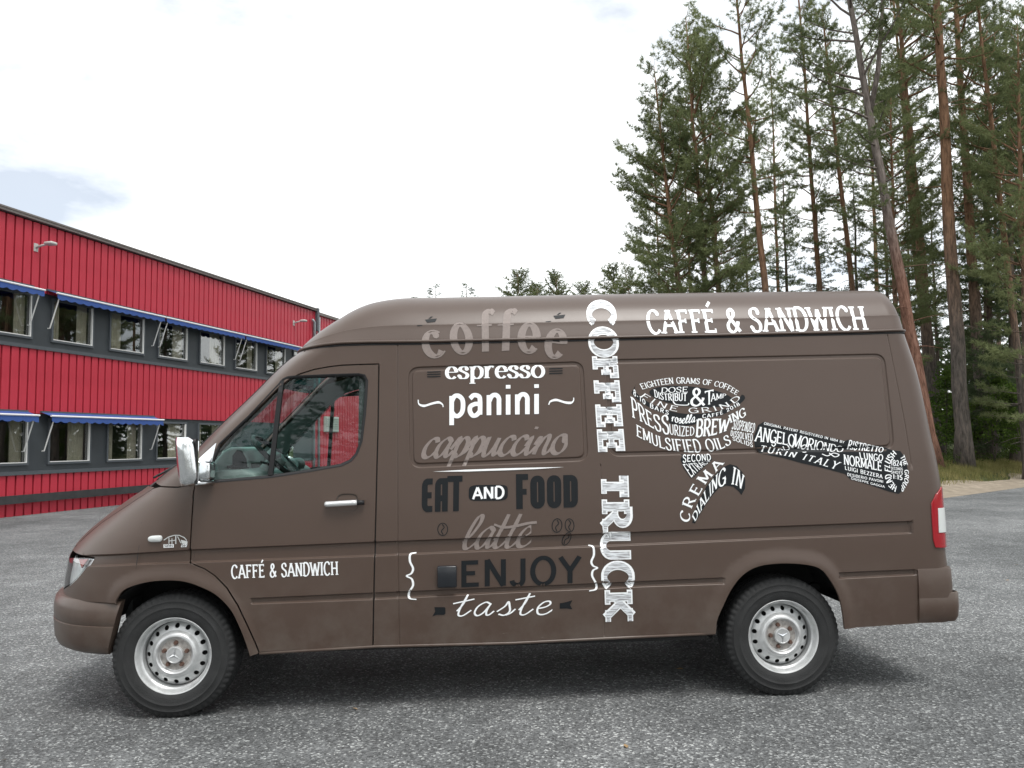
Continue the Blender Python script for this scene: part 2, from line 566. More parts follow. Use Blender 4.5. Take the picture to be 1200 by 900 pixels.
# dark panels of the window bands
for z0, z1 in ((4.07, 5.44), (1.04, 2.42)):
    for x in np.arange(-4.35, SC_, 1.90):
        pass
WIN_X = [-4.205 + 1.905 * k for k in range(9)]
WW_, WH_ = 1.36, .0
room_mb = None
WZ = {'u': (4.22, 5.33), 'l': (1.18, 2.33)}
wi = 0
for row, xs_ in (('u', WIN_X), ('l', WIN_X[:6])):
    z0, z1 = WZ[row]
    zb0, zb1 = (4.07, 5.44) if row == 'u' else (1.04, 2.42)
    prev = S0
    for x in xs_:
        part(MB().box((prev, .05, zb0), (x, .31, zb1)), 'band_panel', GREY_P)
        part(MB().box((x, .05, zb0), (x + WW_, .31, z0)), 'band_panel', GREY_P)
        part(MB().box((x, .05, z1), (x + WW_, .31, zb1)), 'band_panel', GREY_P)
        prev = x + WW_
        m = MB()
        f = .055
        m.box((x, .005, z0), (x + f, .10, z1)).box((x + WW_ - f, .005, z0), (x + WW_, .10, z1)).box((x + f, .005, z0), (x + WW_ - f, .10, z0 + f)).box((x + f, .005, z1 - f), (x + WW_ - f, .10, z1))
        wo = part(m, 'window', GREY_F)
        part(MB().box((x + WW_ - f - .03, .0, z0 + f), (x + WW_ - f, .05, z1 - f)).box((x + f, .002, z0 + f), (x + WW_ - f - .03, .045, z0 + f + .022)), 'sash', ALU, wo)
        part(MB().box((x + f, .060, z0 + f), (x + WW_ - f, .066, z1 - f)), 'pane', WIN_G, wo)
        # room behind, with curtains
        rm = MB()
        rm.add([(x - .1, .32, z0 - .1), (x + WW_ + .1, .32, z0 - .1), (x + WW_ + .1, .32, z1 + .1), (x - .1, .32, z1 + .1), (x - .1, 2.6, z0 - .1), (x + WW_ + .1, 2.6, z0 - .1), (x + WW_ + .1, 2.6, z1 + .1), (x - .1, 2.6, z1 + .1)],
               [(4, 5, 6, 7), (0, 4, 7, 3), (1, 2, 6, 5), (0, 1, 5, 4), (3, 7, 6, 2)])
        part(rm, 'room', ROOM, wo)
        rc = random.Random(wi * 7 + 3); wi += 1
        for a0, a1 in {0: ((.05, .34), (.86, 1.32)), 1: ((.78, 1.31),), 2: ((.05, .30), (1.02, 1.31)), 3: ((.05, .42), (.98, 1.32)), 4: ((.06, .62),)}[wi % 5 if row == 'u' else (wi * 2 + 1) % 4]:
            V_ = []; n_ = 30
            for k in range(n_ + 1):
                u = a0 + (a1 - a0) * k / n_
                yv = .22 + .022 * math.sin(k * 1.9 + wi) + .01 * math.sin(k * .7)
                V_ += [(x + u, yv, z0 + .02), (x + u, yv, z1 - .02)]
            obj('curtain', V_, [(2*k, 2*k+2, 2*k+3, 2*k+1) for k in range(n_)], CURTAIN, wo, smooth=True)
    part(MB().box((prev, .05, zb0), (SC_, .31, zb1)), 'band_panel', GREY_P)
# cut the core behind the window bands: the rooms start at the core face, so the core is set back there
core = next(o for o in bld.children if o.name.startswith('core_wall'))
core.data.clear_geometry()
mm = MB().box((S0, 2.7, 0), (S1, 12, 7.0)).box((SC_ + .1, .31, 0), (S1, 2.7, 7.0)).box((S0, .31, 5.6), (SC_ + .1, 2.7, 7.0)).box((S0, .31, 2.6), (SC_ + .1, 2.7, 3.9)).box((S0, .31, 0), (SC_ + .1, 2.7, .9)).box((S0, .31, .9), (S0 + .1, 2.7, 5.6))
core.data.from_pydata(mm.v, [], mm.f); core.data.update(); core.data.materials.append(GREY_P) if not core.data.materials else None
# kick rail
part(MB().box((S0, -.14, .30), (11.5, -.06, .49)), 'guard_rail', RAIL)
for x in np.arange(-3.0, 11.5, 2.0): part(MB().box((x, -.06, .32), (x + .08, .03, .46)), 'rail_bracket', RAIL)
# awnings
def awning(x0, x1, zt):
    d, dz = .36, .11
    n = max(6, int((x1 - x0) / .02))
    V_ = []
    out_pts = np.linspace(x0, x1, n + 1)
    # cloth roof with the valance hanging from the front bar; scalloped hem
    for x in out_pts:
        sc = .040 * abs(math.sin((x - x0) * PI / .27))
        V_ += [(x, -.03, zt), (x, -d, zt - dz), (x, -d - .008, zt - dz - .045), (x, -d - .012, zt - dz - .115 - sc)]
    Fq = []; mi = []
    for k in range(n):
        for j in range(3):
            Fq.append((4*k + j, 4*k + j + 1, 4*k + j + 5, 4*k + j + 4)); mi.append(0)
    ao = obj('awning', V_, Fq, None, bld, mats=[AW_BLUE], midx=mi)
    part(MB().box((x0, -.06, zt - .02), (x1, .0, zt + .03)), 'cassette', GREY_F, ao)
    part(MB().tube([(x0 - .02, -d - .006, zt - dz + .008), (x1 + .02, -d - .006, zt - dz + .008)], .024, 8), 'front_bar', AW_WHITE, ao)
    for x in (x0 + .10, x1 - .10):
        part(MB().tube([(x, -d + .01, zt - dz - .02), (x, -.06, zt - dz - .84), (x, .0, zt - dz - .84)], .016, 6), 'arm', ALU, ao)
    return ao
for x0, x1, zt in ((-5.0, -1.00, 5.49), (-.62, 3.22, 5.49), (3.30, 7.22, 5.49), (7.30, 11.0, 5.49), (-5.0, -1.05, 2.46), (-.68, 3.24, 2.46)):
    awning(x0, x1, zt)
# lamps on the wall
for x, z in ((-.95, 6.52), (11.0, 6.42)):
    m = MB().tube([(x, 0, z - .05), (x + .02, -.16, z), (x + .04, -.34, z + .03)], .028, 8)
    lo = part(m, 'wall_lamp', LAMP_G, smooth=True)
    o = part(MB().box((x - .07, -.54, z - .01), (x + .13, -.30, z + .07)), 'lamp_head', LAMP_G, lo); bevel(o, .03, 2)
    part(MB().box((x - .06, .0 - .02, z - .14), (x + .06, .02, z + .06)), 'lamp_foot', LAMP_G, lo)
# rainwater pipe and hopper at the joint of the two wings
part(MB().tube([(SC_ - .42, -.08, 6.72), (SC_ - .30, -.10, 6.62), (SC_ - .30, -.10, 0)], .055, 10), 'rainwater_pipe', ZINC, smooth=True)
part(MB().box((SC_ - .06, -.12, 6.3), (SC_ + .10, .1, 7.26)), 'joint_cover', GREY_F)
part(MB().tube([(SC_ + .18, -.06, 6.9), (SC_ + .18, -.06, 0)], .05, 10), 'rainwater_pipe', ZINC, smooth=True)
# louvre on the further wing
lv = part(MB().box((13.55, -.02, 2.12), (14.75, .06, 2.78)), 'louvre', LAMP_G)
for k in range(6): part(MB().box((13.60, -.05, 2.17 + k * .1), (14.70, -.02, 2.23 + k * .1)), 'slat', LAMP_G, lv)
# ================================================================== THE VAN
# van frame: x back along the van from the front axle, y across (near side negative), z up
def paint_mat():
    """semi-matte brown film with road dust on the lower body and a few scuffs"""
    m, n, b = nodes_of('matte_brown_wrap')
    L = n.links.new
    t = n.nodes.new('ShaderNodeTexCoord')
    def noise(sc, det=5, vec=None):
        o = n.nodes.new('ShaderNodeTexNoise'); o.inputs['Scale'].default_value = sc; o.inputs['Detail'].default_value = det; o.inputs['Roughness'].default_value = .65
        L(vec or t.outputs['Object'], o.inputs['Vector']); return o.outputs['Fac']
    def ramp(src, p0, v0, p1, v1):
        r = n.nodes.new('ShaderNodeMapRange'); r.inputs['From Min'].default_value = p0; r.inputs['From Max'].default_value = p1; r.inputs['To Min'].default_value = v0; r.inputs['To Max'].default_value = v1
        L(src, r.inputs['Value']); return r.outputs['Result']
    def mul(a_, b_):
        o = n.nodes.new('ShaderNodeMath'); o.operation = 'MULTIPLY'; L(a_, o.inputs[0]); L(b_, o.inputs[1]); return o.outputs['Value']
    def mix(f, a_, b_):
        x = n.nodes.new('ShaderNodeMixRGB'); L(f, x.inputs['Fac'])
        for i, c in ((1, a_), (2, b_)):
            if isinstance(c, tuple): x.inputs[i].default_value = (*c, 1)
            else: L(c, x.inputs[i])
        return x.outputs['Color']
    c = mix(noise(2.2), (.070, .0462, .0350), (.080, .0533, .0412))
    sp = n.nodes.new('ShaderNodeSeparateXYZ'); L(t.outputs['Object'], sp.inputs['Vector'])
    low = ramp(sp.outputs['Z'], .85, 0, .32, 1)
    dust = mul(low, ramp(noise(5, 8), .42, 0, .75, .55))
    c = mix(dust, c, (.155, .135, .115))
    mp_ = n.nodes.new('ShaderNodeMapping'); mp_.inputs['Scale'].default_value = (5, 5, 38); L(t.outputs['Object'], mp_.inputs['Vector'])
    sc = mul(ramp(noise(1.0, 4, mp_.outputs['Vector']), .70, 0, .78, .5), ramp(sp.outputs['Z'], .75, 0, .5, 1))
    c = mix(sc, c, (.30, .28, .26))
    L(c, b.inputs['Base Color'])
    L(ramp(noise(3.5), 0, .29, 1, .39), b.inputs['Roughness'])
    b.inputs['Specular IOR Level'].default_value = .48
    bp = n.nodes.new('ShaderNodeBump'); bp.inputs['Strength'].default_value = .02; bp.inputs['Distance'].default_value = .01; L(noise(420, 3), bp.inputs['Height']); L(bp.outputs['Normal'], b.inputs['Normal'])
    return m
PAINT = paint_mat()
BLACK = mat('black_rubber', (0.012, 0.012, 0.013), 0.65, bump=0.15, bscale=90)
TRIM = mat('black_trim', (0.012, 0.012, 0.013), 0.5, spec=.35)
LINING = mat('dark_lining', (0.05, 0.053, 0.054), 0.85, var=0.15, scale=12)
DASH = mat('grey_dash_plastic', (0.24, 0.27, 0.265), 0.6, var=0.08, scale=20, bump=0.1, bscale=300)
PILLAR = mat('grey_pillar_trim', (0.20, 0.24, 0.23), 0.7)
CHROME = mat('worn_chrome', (0.80, 0.82, 0.83), 0.16, metal=1.0, rvar=0.08, scale=15, bump=0.05, bscale=25)
SILVER = mat('handle_silver', (0.75, 0.76, 0.76), 0.28, metal=0.6)
GLASS = glass('window_glass', (0.82, 0.92, 0.89), 0.5)
WGLASS = glass('windshield_glass', (0.58, 0.85, 0.80), 0.6)
RED_L = mat('red_lens', (0.30, 0.004, 0.010), 0.12, coat=0.6)
CLEAR_L = mat('clear_lens', (0.60, 0.62, 0.61), 0.2, coat=0.6)
UNDER = mat('underbody_black', (0.012, 0.012, 0.012), 0.85)

_WZ = [.25, .40, .55, .75, .90, 1.10, 1.35, 1.60, 1.90, 2.25]
_WW = [.925, .942, .955, .964, .966, .962, .948, .925, .888, .842]
def W0(z): return pchip(z, _WZ, _WW)
_LZ = [.25, .90, 1.10, 1.25, 1.40, 1.70, 2.25]
_LL = [.75, .74, .68, .56, .40, .31, .30]
def Lz(z): return pchip(z, _LZ, _LL)
NEXP = 2.35
# silhouette of nose, bonnet and windscreen pillar in the photograph -> centre line of the nose
_sil = [(73, 694), (74, 682), (77, 665), (80, 652), (84, 644), (95, 630), (120, 608), (150, 585), (165, 575), (180, 564), (198, 551),
        (228, 529), (250, 507), (300, 458), (317, 440), (333, 425), (348, 413)]
_xz = []
for k_, (a_, b_) in enumerate(_sil):
    p_ = un(a_, b_, -0.58)
    _xz.append((p_[2], p_[0] - 0.135 * float(Lz(p_[2]))))
_xz.sort()
_XZ = [0.25, 0.5] + [a for a, b in _xz] + [2.25]
_XX = [_xz[0][1] - 0.015, _xz[0][1] - 0.01] + [b for a, b in _xz] + [_xz[-1][1] + 0.09]
def XE(z): return pchip(z, _XZ, _XX)
# rear profile
RR = 0.11
_rp = []
for a_, b_ in [(1060, 391), (1075, 437), (1090, 505), (1103, 570), (1108, 642), (1111, 668)]:
    p_ = un(a_, b_, -0.86)
    p_ = un(a_, b_, -float(W0(p_[2])) + 0.05)
    _rp.append((p_[2], p_[0] + 0.016))
_rp.sort()
_RZ = [0.25] + [a for a, b in _rp] + [2.35]
_RX = [_rp[0][1] + 0.01] + [b for a, b in _rp] + [_rp[-1][1] - 0.03]
def XR(z): return pchip(z, _RZ, _RX)

def shell(q, z):
    """body shell of the near side; q runs along the outline of the horizontal slice z"""
    q = np.asarray(q, float); z = np.asarray(z, float)
    W = W0(z); L = Lz(z); xe = XE(z); xc = xe + L
    A = 1.12 * np.hypot(L, W)
    tau = np.clip((xc - q) / A, 0, 1)
    ph = PI / 2 * (1 - tau)
    cs = np.clip(np.cos(ph), 0, 1) ** (2 / NEXP)
    sn = np.clip(np.sin(ph), 0, 1) ** (2 / NEXP)
    x = np.where(q >= xc, q, xe + L * (1 - cs))
    y = np.where(q >= xc, W, W * sn)
    xr = XR(z) - RR
    th = np.clip((q - xr) / RR, 0, PI / 2)
    x = np.where(q > xr, xr + RR * np.sin(th), x)
    y = np.where(q > xr, W - RR * (1 - np.cos(th)), y)
    return np.stack([x, -y, z], -1)

def tau_q(tau, z):
    z = np.asarray(z, float)
    L = Lz(z)
    return XE(z) + L - 1.12 * np.hypot(L, W0(z)) * np.asarray(tau, float)

def shell_n(q, z, f=None):
    f = f or shell
    e = 0.0008
    a = f(q + e, z) - f(q - e, z)
    b = f(q, z + e) - f(q, z - e)
    n = np.cross(a, b)
    n /= np.linalg.norm(n, axis=-1, keepdims=True) + 1e-12
    return n

# pixel -> (q, z) on the shell
_gq, _gz = np.meshgrid(np.arange(-1.25, 4.75, 0.02), np.arange(0.25, 2.32, 0.02))
_gq, _gz = _gq.ravel(), _gz.ravel()
_gP = shell(_gq, _gz)
_gN = shell_n(_gq, _gz)
_fac = ((CAM_V - _gP) * _gN).sum(1) > 0
_gq, _gz, _gpx = _gq[_fac], _gz[_fac], vproj(_gP[_fac])
def px2qz(pts):
    res = []
    for p in np.asarray(pts, float):
        i = np.argmin(((_gpx - p) ** 2).sum(1))
        q, z = _gq[i], _gz[i]
        best = (np.hypot(*(_gpx[i] - p)), q, z)
        for _ in range(8):
            f0 = vproj(shell(q, z)[None])[0] - p
            J = np.stack([(vproj(shell(q + 1e-4, z)[None])[0] - p - f0) / 1e-4, (vproj(shell(q, z + 1e-4)[None])[0] - p - f0) / 1e-4], 1)
            try: st = np.linalg.solve(J, f0)
            except Exception: break
            st = np.clip(st, -0.05, 0.05)
            q, z = q - st[0], z - st[1]
            e = np.hypot(*(vproj(shell(q, z)[None])[0] - p))
            if e < best[0]: best = (e, q, z)
        res.append(best[1:])
    return np.array(res)

# ---- feature lines of the side, from the photograph
up_top = px2qz([(83, 651), (108, 650), (222, 644), (442, 634.7), (700, 625), (900, 617), (1066, 610.5)])
up_bot = px2qz([(100, 664), (160, 662), (222, 660), (442, 652), (600, 645), (757, 638.7), (900, 632.5), (1068, 625.5)])
lo_top = px2qz([(293, 701), (437, 694.5), (664, 685), (851, 676.5), (980, 671), (1072, 667)])
lo_bot = px2qz([(293, 708.5), (440, 703), (600, 695), (757, 688), (847, 685), (984, 679), (1072, 674.5)])
arch_f_px = [(137, 707), (138, 703), (145, 693), (157, 687), (177, 682), (200, 680.5), (217, 682), (233, 687), (253, 697), (270, 714), (280, 733), (288, 753), (293, 769)]
arch_r_px = [(839, 742), (840, 727), (847, 710), (857, 690), (870, 674), (888, 664), (915, 660.5), (943, 662), (960, 667), (970, 678), (980, 695), (985, 713), (988, 736)]
arch_f = px2qz(catmull(arch_f_px, 4))
arch_r = px2qz(catmull(arch_r_px, 4))
def rrect(c, r=0.05, n=6):
    """rounded quad through corners c"""
    c = [np.array(p, float) for p in c]
    pts = []
    for i in range(4):
        p, a, b = c[i], c[i - 1], c[(i + 1) % 4]
        u = (a - p) / np.linalg.norm(a - p); v = (b - p) / np.linalg.norm(b - p)
        for k in range(n + 1):
            t = k / n
            pts.append((1-t)**2 * (p + u*r) + 2*t*(1-t) * p + t*t * (p + v*r))
    return np.array(pts)
panA = rrect(px2qz([(478, 430), (684, 423), (690, 540.5), (480, 549)]), 0.07)
panB = rrect(px2qz([(709, 421), (1037, 414), (1049, 527), (713, 535.5)]), 0.07)
seam1 = px2qz([(466, 404), (468, 757)])
seam2 = px2qz([(704, 545), (708, 746)])
seam3 = px2qz([(1040, 393), (1049, 438), (1061, 500), (1068, 545)])

def strip_d(q, z, top, bot, q0, q1, depth):
    zt = np.interp(q, top[:, 0], top[:, 1]); zb = np.interp(q, bot[:, 0], bot[:, 1])
    d = depth * sstep((zt - z) / 0.007) * sstep((z - zb) / 0.009)
    return d * sstep((q - q0) / 0.008) * sstep((q1 - q) / 0.010)
LOZ = [(lo_top[0, 0], px2qz([(437, 697)])[0, 0] + 0.3), ]
_qa, _qb, _qc, _qd = [float(v) for v in px2qz([(293, 705), (849, 681), (983, 675), (1073, 670)])[:, 0]]
_q_us = float(up_top[0, 0]) - 0.05
_q_ue = float(px2qz([(1068, 618)])[0, 0])
def D(q, z):
    """inward relief of the side: swages, pressed panels, seams, wheel arch flares"""
    pts = np.stack([q, z], -1)
    d = strip_d(q, z, up_top, up_bot, _q_us, _q_ue, 0.016)
    d += strip_d(q, z, lo_top, lo_bot, _qa, _qb, 0.014) + strip_d(q, z, lo_top, lo_bot, _qc, _qd, 0.014)
    for pan in (panA, panB):
        near = (q > pan[:, 0].min() - .05) & (q < pan[:, 0].max() + .05) & (z > pan[:, 1].min() - .05) & (z < pan[:, 1].max() + .05)
        if near.any():
            pp = pts[near]
            s = seg_dist(pp, np.vstack([pan, pan[:1]])) * np.where(inside_poly(pp, pan), 1, -1)
            d[near] += 0.008 * sstep(s / 0.006) - 0.0068 * sstep((s - 0.022) / 0.008)
    for sm, dp, w in ((seam1, .004, .003), (seam2, .0025, .0022), (seam3, .003, .0025)):
        near = (q > sm[:, 0].min() - .03) & (q < sm[:, 0].max() + .03) & (z > sm[:, 1].min()) & (z < sm[:, 1].max())
        if near.any():
            d[near] += dp * np.exp(-(seg_dist(pts[near], sm) / w) ** 2)
    for ar, h_, w in ((arch_f, .012, .075), (arch_r, .016, .085)):
        near = (q > ar[:, 0].min() - .12) & (q < ar[:, 0].max() + .12) & (z < ar[:, 1].max() + .12)
        if near.any():
            s = seg_dist(pts[near], ar)
            d[near] -= h_ * (1 - sstep((s - .012) / w))
    return d

def shell_d(q, z):
    q = np.atleast_1d(np.asarray(q, float)); z = np.atleast_1d(np.asarray(z, float))
    return shell(q, z) - shell_n(q, z) * D(q, z)[:, None]

def off_line(l, dz): return l + np.array([0, dz])
def feat_points():
    F = []
    def add(l, step=.013): F.append(resample(l, step))
    for dz in (.002, -.001, -.003, -.005, -.007, -.011): add(off_line(up_top, dz)), add(off_line(lo_top, dz))
    for dz in (-.002, .001, .003, .005, .007, .0095, .013): add(off_line(up_bot, dz)), add(off_line(lo_bot, dz))
    for pan in (panA, panB):
        c = pan.mean(0)
        cl = np.vstack([pan, pan[:1]])
        t = np.roll(pan, -1, 0) - np.roll(pan, 1, 0)
        n = np.stack([t[:, 1], -t[:, 0]], 1); n /= np.linalg.norm(n, axis=1, keepdims=True)
        if ((pan + n * .01 - c) ** 2).sum() > ((pan - c) ** 2).sum(): n = -n
        for s in (-.004, 0, .002, .004, .006, .010, .016, .022, .024, .026, .028, .030, .036):
            pp = pan + n * s
            add(np.vstack([pp, pp[:1]]))
    for sm in (seam1, seam2, seam3):
        for dx in (-.008, -.004, -.002, 0, .002, .004, .008): add(sm + np.array([dx, 0]), .011)
    return np.vstack(F)
FEAT = feat_points()

def cdt_region(outline, holes=(), grid=.02, extra=None, cx=None):
    """triangulate a 2-D outline with holes; returns points (N,2), triangles, boundary loops"""
    loops = [np.asarray(outline)] + [np.asarray(h) for h in holes]
    V = []; Fc = []
    for l in loops:
        Fc.append(list(range(len(V), len(V) + len(l))))
        V += [tuple(p) for p in l]
    o = loops[0]
    gx, gy = np.meshgrid(np.arange(o[:, 0].min(), o[:, 0].max(), grid), np.arange(o[:, 1].min(), o[:, 1].max(), grid))
    G = np.stack([gx.ravel(), gy.ravel()], 1)
    if extra is not None:
        e = extra[inside_poly(extra, o)]
        cs = .011                              # keep loose grid points out of the dense feature lines
        cells = {(int(math.floor(p[0] / cs)) + i, int(math.floor(p[1] / cs)) + j) for p in e for i in (-1, 0, 1) for j in (-1, 0, 1)}
        G = G[[(int(math.floor(p[0] / cs)), int(math.floor(p[1] / cs))) not in cells for p in G]]
        G = np.vstack([G, e])
    G = G[inside_poly(G, o)]
    for h in loops[1:]: G = G[~inside_poly(G, h)]
    dd = np.full(len(G), 1e9)
    for l in loops: dd = np.minimum(dd, seg_dist(G, np.vstack([l, l[:1]])))
    G = G[dd > .0035]
    nb = len(V)
    V += [tuple(p) for p in G]
    vv, ee, ff, ov, oe, of = delaunay_2d_cdt([Vector(p) for p in V], [], Fc, 0, 1e-6)
    pts = np.array([(v.x, v.y) for v in vv])
    tr = np.array([f for f in ff if len(f) == 3])
    cen = pts[tr].mean(1)
    ok = inside_poly(cen, o)
    for h in loops[1:]: ok &= ~inside_poly(cen, h)
    tris = [tuple(t) for t in tr[ok]]
    return pts, tris

def inset(loop, d):
    """move a closed outline inwards by d"""
    l = np.asarray(loop, float)
    a = l - np.roll(l, 1, 0); b = np.roll(l, -1, 0) - l
    a /= np.linalg.norm(a, axis=1, keepdims=True) + 1e-12; b /= np.linalg.norm(b, axis=1, keepdims=True) + 1e-12
    t = a + b; t /= np.linalg.norm(t, axis=1, keepdims=True) + 1e-12
    n = np.stack([-t[:, 1], t[:, 0]], 1)
    area = 0.5 * np.sum(l[:, 0] * np.roll(l[:, 1], -1) - np.roll(l[:, 0], -1) * l[:, 1])
    if area < 0: n = -n
    return l + n * d

PANEL_POLYS = []
def shell_panel(name, outline, holes=(), m=None, parent=None, gap=.0042, grid=.022, mirror=False, f=shell_d, depth=.02, off=0.0, bvh=True, step=.016, ret=True):
    """a body panel cut out of the shell, with turned-in edges; a mirrored copy is the far side"""
    o = inset(resample(outline, step, True), gap)
    hs = [resample(h, step, True) for h in holes]
    pts, tris = cdt_region(o, hs, grid, FEAT if f is shell_d else None)
    P = f(pts[:, 0], pts[:, 1])
    N = shell_n(pts[:, 0], pts[:, 1], f)
    P = P + N * off
    verts = [tuple(p) for p in P]
    norms = [tuple(n) for n in N]
    faces = []
    for t in tris:
        a, b, c = P[t[0]], P[t[1]], P[t[2]]
        if np.cross(b - a, c - a) @ N[t[0]] < 0: t = t[::-1]
        faces.append(tuple(t))
    nmain = len(faces)
    if ret:
        for l in [o] + hs:
            LP = f(l[:, 0], l[:, 1]); LN = shell_n(l[:, 0], l[:, 1], f)
            LP = LP + LN * off
            n = len(l); base = len(verts)
            verts += [tuple(p) for p in LP] + [tuple(p - nn * depth) for p, nn in zip(LP, LN)]
            t3 = np.roll(LP, -1, 0) - np.roll(LP, 1, 0)
            sd = np.cross(t3, LN); sd /= np.linalg.norm(sd, axis=1, keepdims=True) + 1e-12
            norms += [tuple(p) for p in (sd * .7 + LN * .7)] + [tuple(p) for p in sd]
            for i in range(n):
                j = (i + 1) % n
                faces.append((base + i, base + n + i, base + n + j, base + j))
    if bvh and not mirror: PANEL_POLYS.append((verts, faces))
    if mirror:
        verts = [(x, -y, z) for x, y, z in verts]
        norms = [(x, -y, z) for x, y, z in norms]
        faces = [q[::-1] for q in faces]
    ob = obj(name, verts, faces, m, parent, smooth=True)
    ob.data.normals_split_custom_set_from_vertices([Vector(n).normalized() for n in norms])
    return ob

van = empty('panel_van', (VAN_X, VAN_Y, 0), YAW)
set_props(van, 'matte brown high roof panel van with white and black coffee lettering on its side', 'van')

# ---- outlines
door_top = [(444, 426.5), (425, 427), (400, 428), (384, 430), (368, 433), (352, 438), (338, 445), (325, 455), (300, 480), (262, 517), (238, 541)]
door_front = [(228.5, 568), (226, 590), (224, 620), (222.5, 645), (222, 659)]
door_low = [(229, 662.5), (240, 667), (252, 675), (266, 689), (279, 709), (290, 732), (299, 752), (304, 764.5)]
door_bot = [(437, 758)]
door_back = [(438, 700), (440.5, 600), (443, 500)]
door_px = door_top + door_front + door_low + door_bot + door_back
win_px = [(247, 566), (256.5, 520), (270, 507), (290, 488), (310, 467), (326, 450), (331, 444), (337, 441), (348, 440), (380, 438.6), (420, 437.3), (428, 439), (431.5, 446),
          (430.5, 465), (429, 485), (425, 517), (419, 533), (412, 541), (400, 546.5), (360, 553.5), (317, 560)]
door_o = px2qz(door_px)
win_o = px2qz(win_px)
gut_px = [(350, 412), (360, 409.3), (372, 406.8), (385, 404.8), (400, 403.3), (433, 402.3), (500, 401.7), (600, 399.5), (700, 397.3), (800, 395), (900, 392.7), (1000, 390.4), (1058, 389)]
gut = px2qz(gut_px)
zg0 = gut[0, 1]
# rear edge of the side panel, in shell coordinates
def rear_q(z): return XR(z) - RR + RR * PI / 2
sill_px_f = [(440, 758), (600, 754), (720, 748), (838, 742.5)]
sill_px_r = [(988, 737), (1030, 734.5), (1077, 731)]
sill_f, sill_r = px2qz(sill_px_f), px2qz(sill_px_r)
z_rb = sill_r[-1, 1]
z_rt = gut[-1, 1]
rear_edge = [(float(rear_q(z)), z) for z in np.linspace(z_rb, z_rt, 14)]
TW = 0.50                     # where the windscreen starts on the slice
cow = px2qz([(208, 571), (188, 570)])
ws_edge = [(float(tau_q(TW, z)), z) for z in np.linspace(zg0 - .015, cow[1, 1] + .02, 14)]
side_o = np.vstack([sill_f, arch_r[1:], sill_r, rear_edge, gut[::-1], ws_edge, cow[::-1], door_o[:len(door_top) + 1][::-1][0:1],
                    door_o[:len(door_top)][::-1], px2qz(door_back[::-1] + [(437, 758)])])
# the fender
hood_edge_px = [(198, 556), (180, 572), (165, 582), (150, 592), (120, 612), (95, 634)]
hood_e = px2qz(hood_edge_px)
hl_px = [(108, 653.5), (103, 662), (97, 670), (90, 678.5), (83, 685), (75, 690)]
hl_e = px2qz(hl_px)
bump_z = float(un(105, 706, -.9)[2])
z_hl0, z_hl1 = float(hl_e[-1, 1]) - .01, float(hl_e[0, 1])
fen_nose = [(float(tau_q(.60, z_hl0)), z_hl0 - .005), (float(tau_q(.62, bump_z)), bump_z)]
fen_bot = [(float(tau_q(t, bump_z)), bump_z) for t in (.5, .4, .3, .2, .1)]
fender_o = np.vstack([cow[0:1], cow[1:2], hood_e[1:], [(float(tau_q(.58, hood_e[-1, 1] - .02)), hood_e[-1, 1] - .03), (float(tau_q(.60, z_hl1)), z_hl1 + .012)],
                      hl_e, fen_nose, fen_bot, arch_f[:-1], px2qz([(293, 769), (303, 766)]), px2qz(door_low[::-1]), px2qz(door_front[::-1])])

parts = {}
for mir in (False, True):
    parts['fender', mir] = shell_panel('front_fender', fender_o, (), PAINT, van, mirror=mir)
    parts['door', mir] = shell_panel('front_door', door_o, [win_o], PAINT, van, mirror=mir)
    parts['side', mir] = shell_panel('side_panel', side_o, (), PAINT, van, mirror=mir)

# ---- roof: sections from gutter to gutter
gx = shell(gut[:, 0], gut[:, 1])[:, 0]
def GZ(x): return np.interp(x, gx, gut[:, 1])
roof_sil = [(352, 409), (362, 402.5), (375, 394), (388, 385), (400, 377.5), (417, 367), (433, 360), (450, 355.5), (467, 353), (485, 352), (520, 351.5), (600, 350), (700, 348), (800, 346.3), (900, 345), (1000, 343.8)]
_rs = []
for a_, b_ in roof_sil:
    p_ = un(a_, b_, -0.55)
    _rs.append((p_[0], p_[2]))
_rs = np.array(_rs)
xe_g = float(XE(GZ(_rs[0, 0])))
x_end = float(XR(z_rt)) - 0.012
crown = .055
prof_x = [xe_g - .012] + [x - .03 * (1 - sstep((x - .7) / .5)) for x in _rs[:, 0]] 
prof_h = [0.004] + [z + crown * float(sstep((x - .6) / .5)) - float(GZ(x)) for x, z in _rs]
hm = prof_h[-1]
rear_pts = [(un(1016, 344, -.55)[0], hm), (un(1026, 345, -.55)[0], hm * .985), (un(1034, 348, -.6)[0], hm * .93), (un(1040, 353.5, -.66)[0], hm * .82), (un(1045, 361, -.7)[0], hm * .66),
            (un(1050, 370, -.75)[0], hm * .45), (un(1055, 380.5, -.78)[0], hm * .2), (un(1058, 387, -.8)[0], .006)]
sec_x = np.array(prof_x + [p[0] for p in rear_pts]); sec_h = np.array(prof_h + [p[1] for p in rear_pts])
cc = catmull(np.stack([sec_x, sec_h], 1), 4)
def base_half(x):
    z = GZ(x)
    W, L, xe = W0(z), Lz(z), XE(z)
    u = np.clip((x - xe) / L, 0, 1)
    w = W * (1 - (1 - u) ** NEXP) ** (1 / NEXP)
    r = np.clip((x - (XR(z) - RR)) / RR, 0, 1)
    return w - RR * (1 - np.sqrt(1 - r * r)) * .9
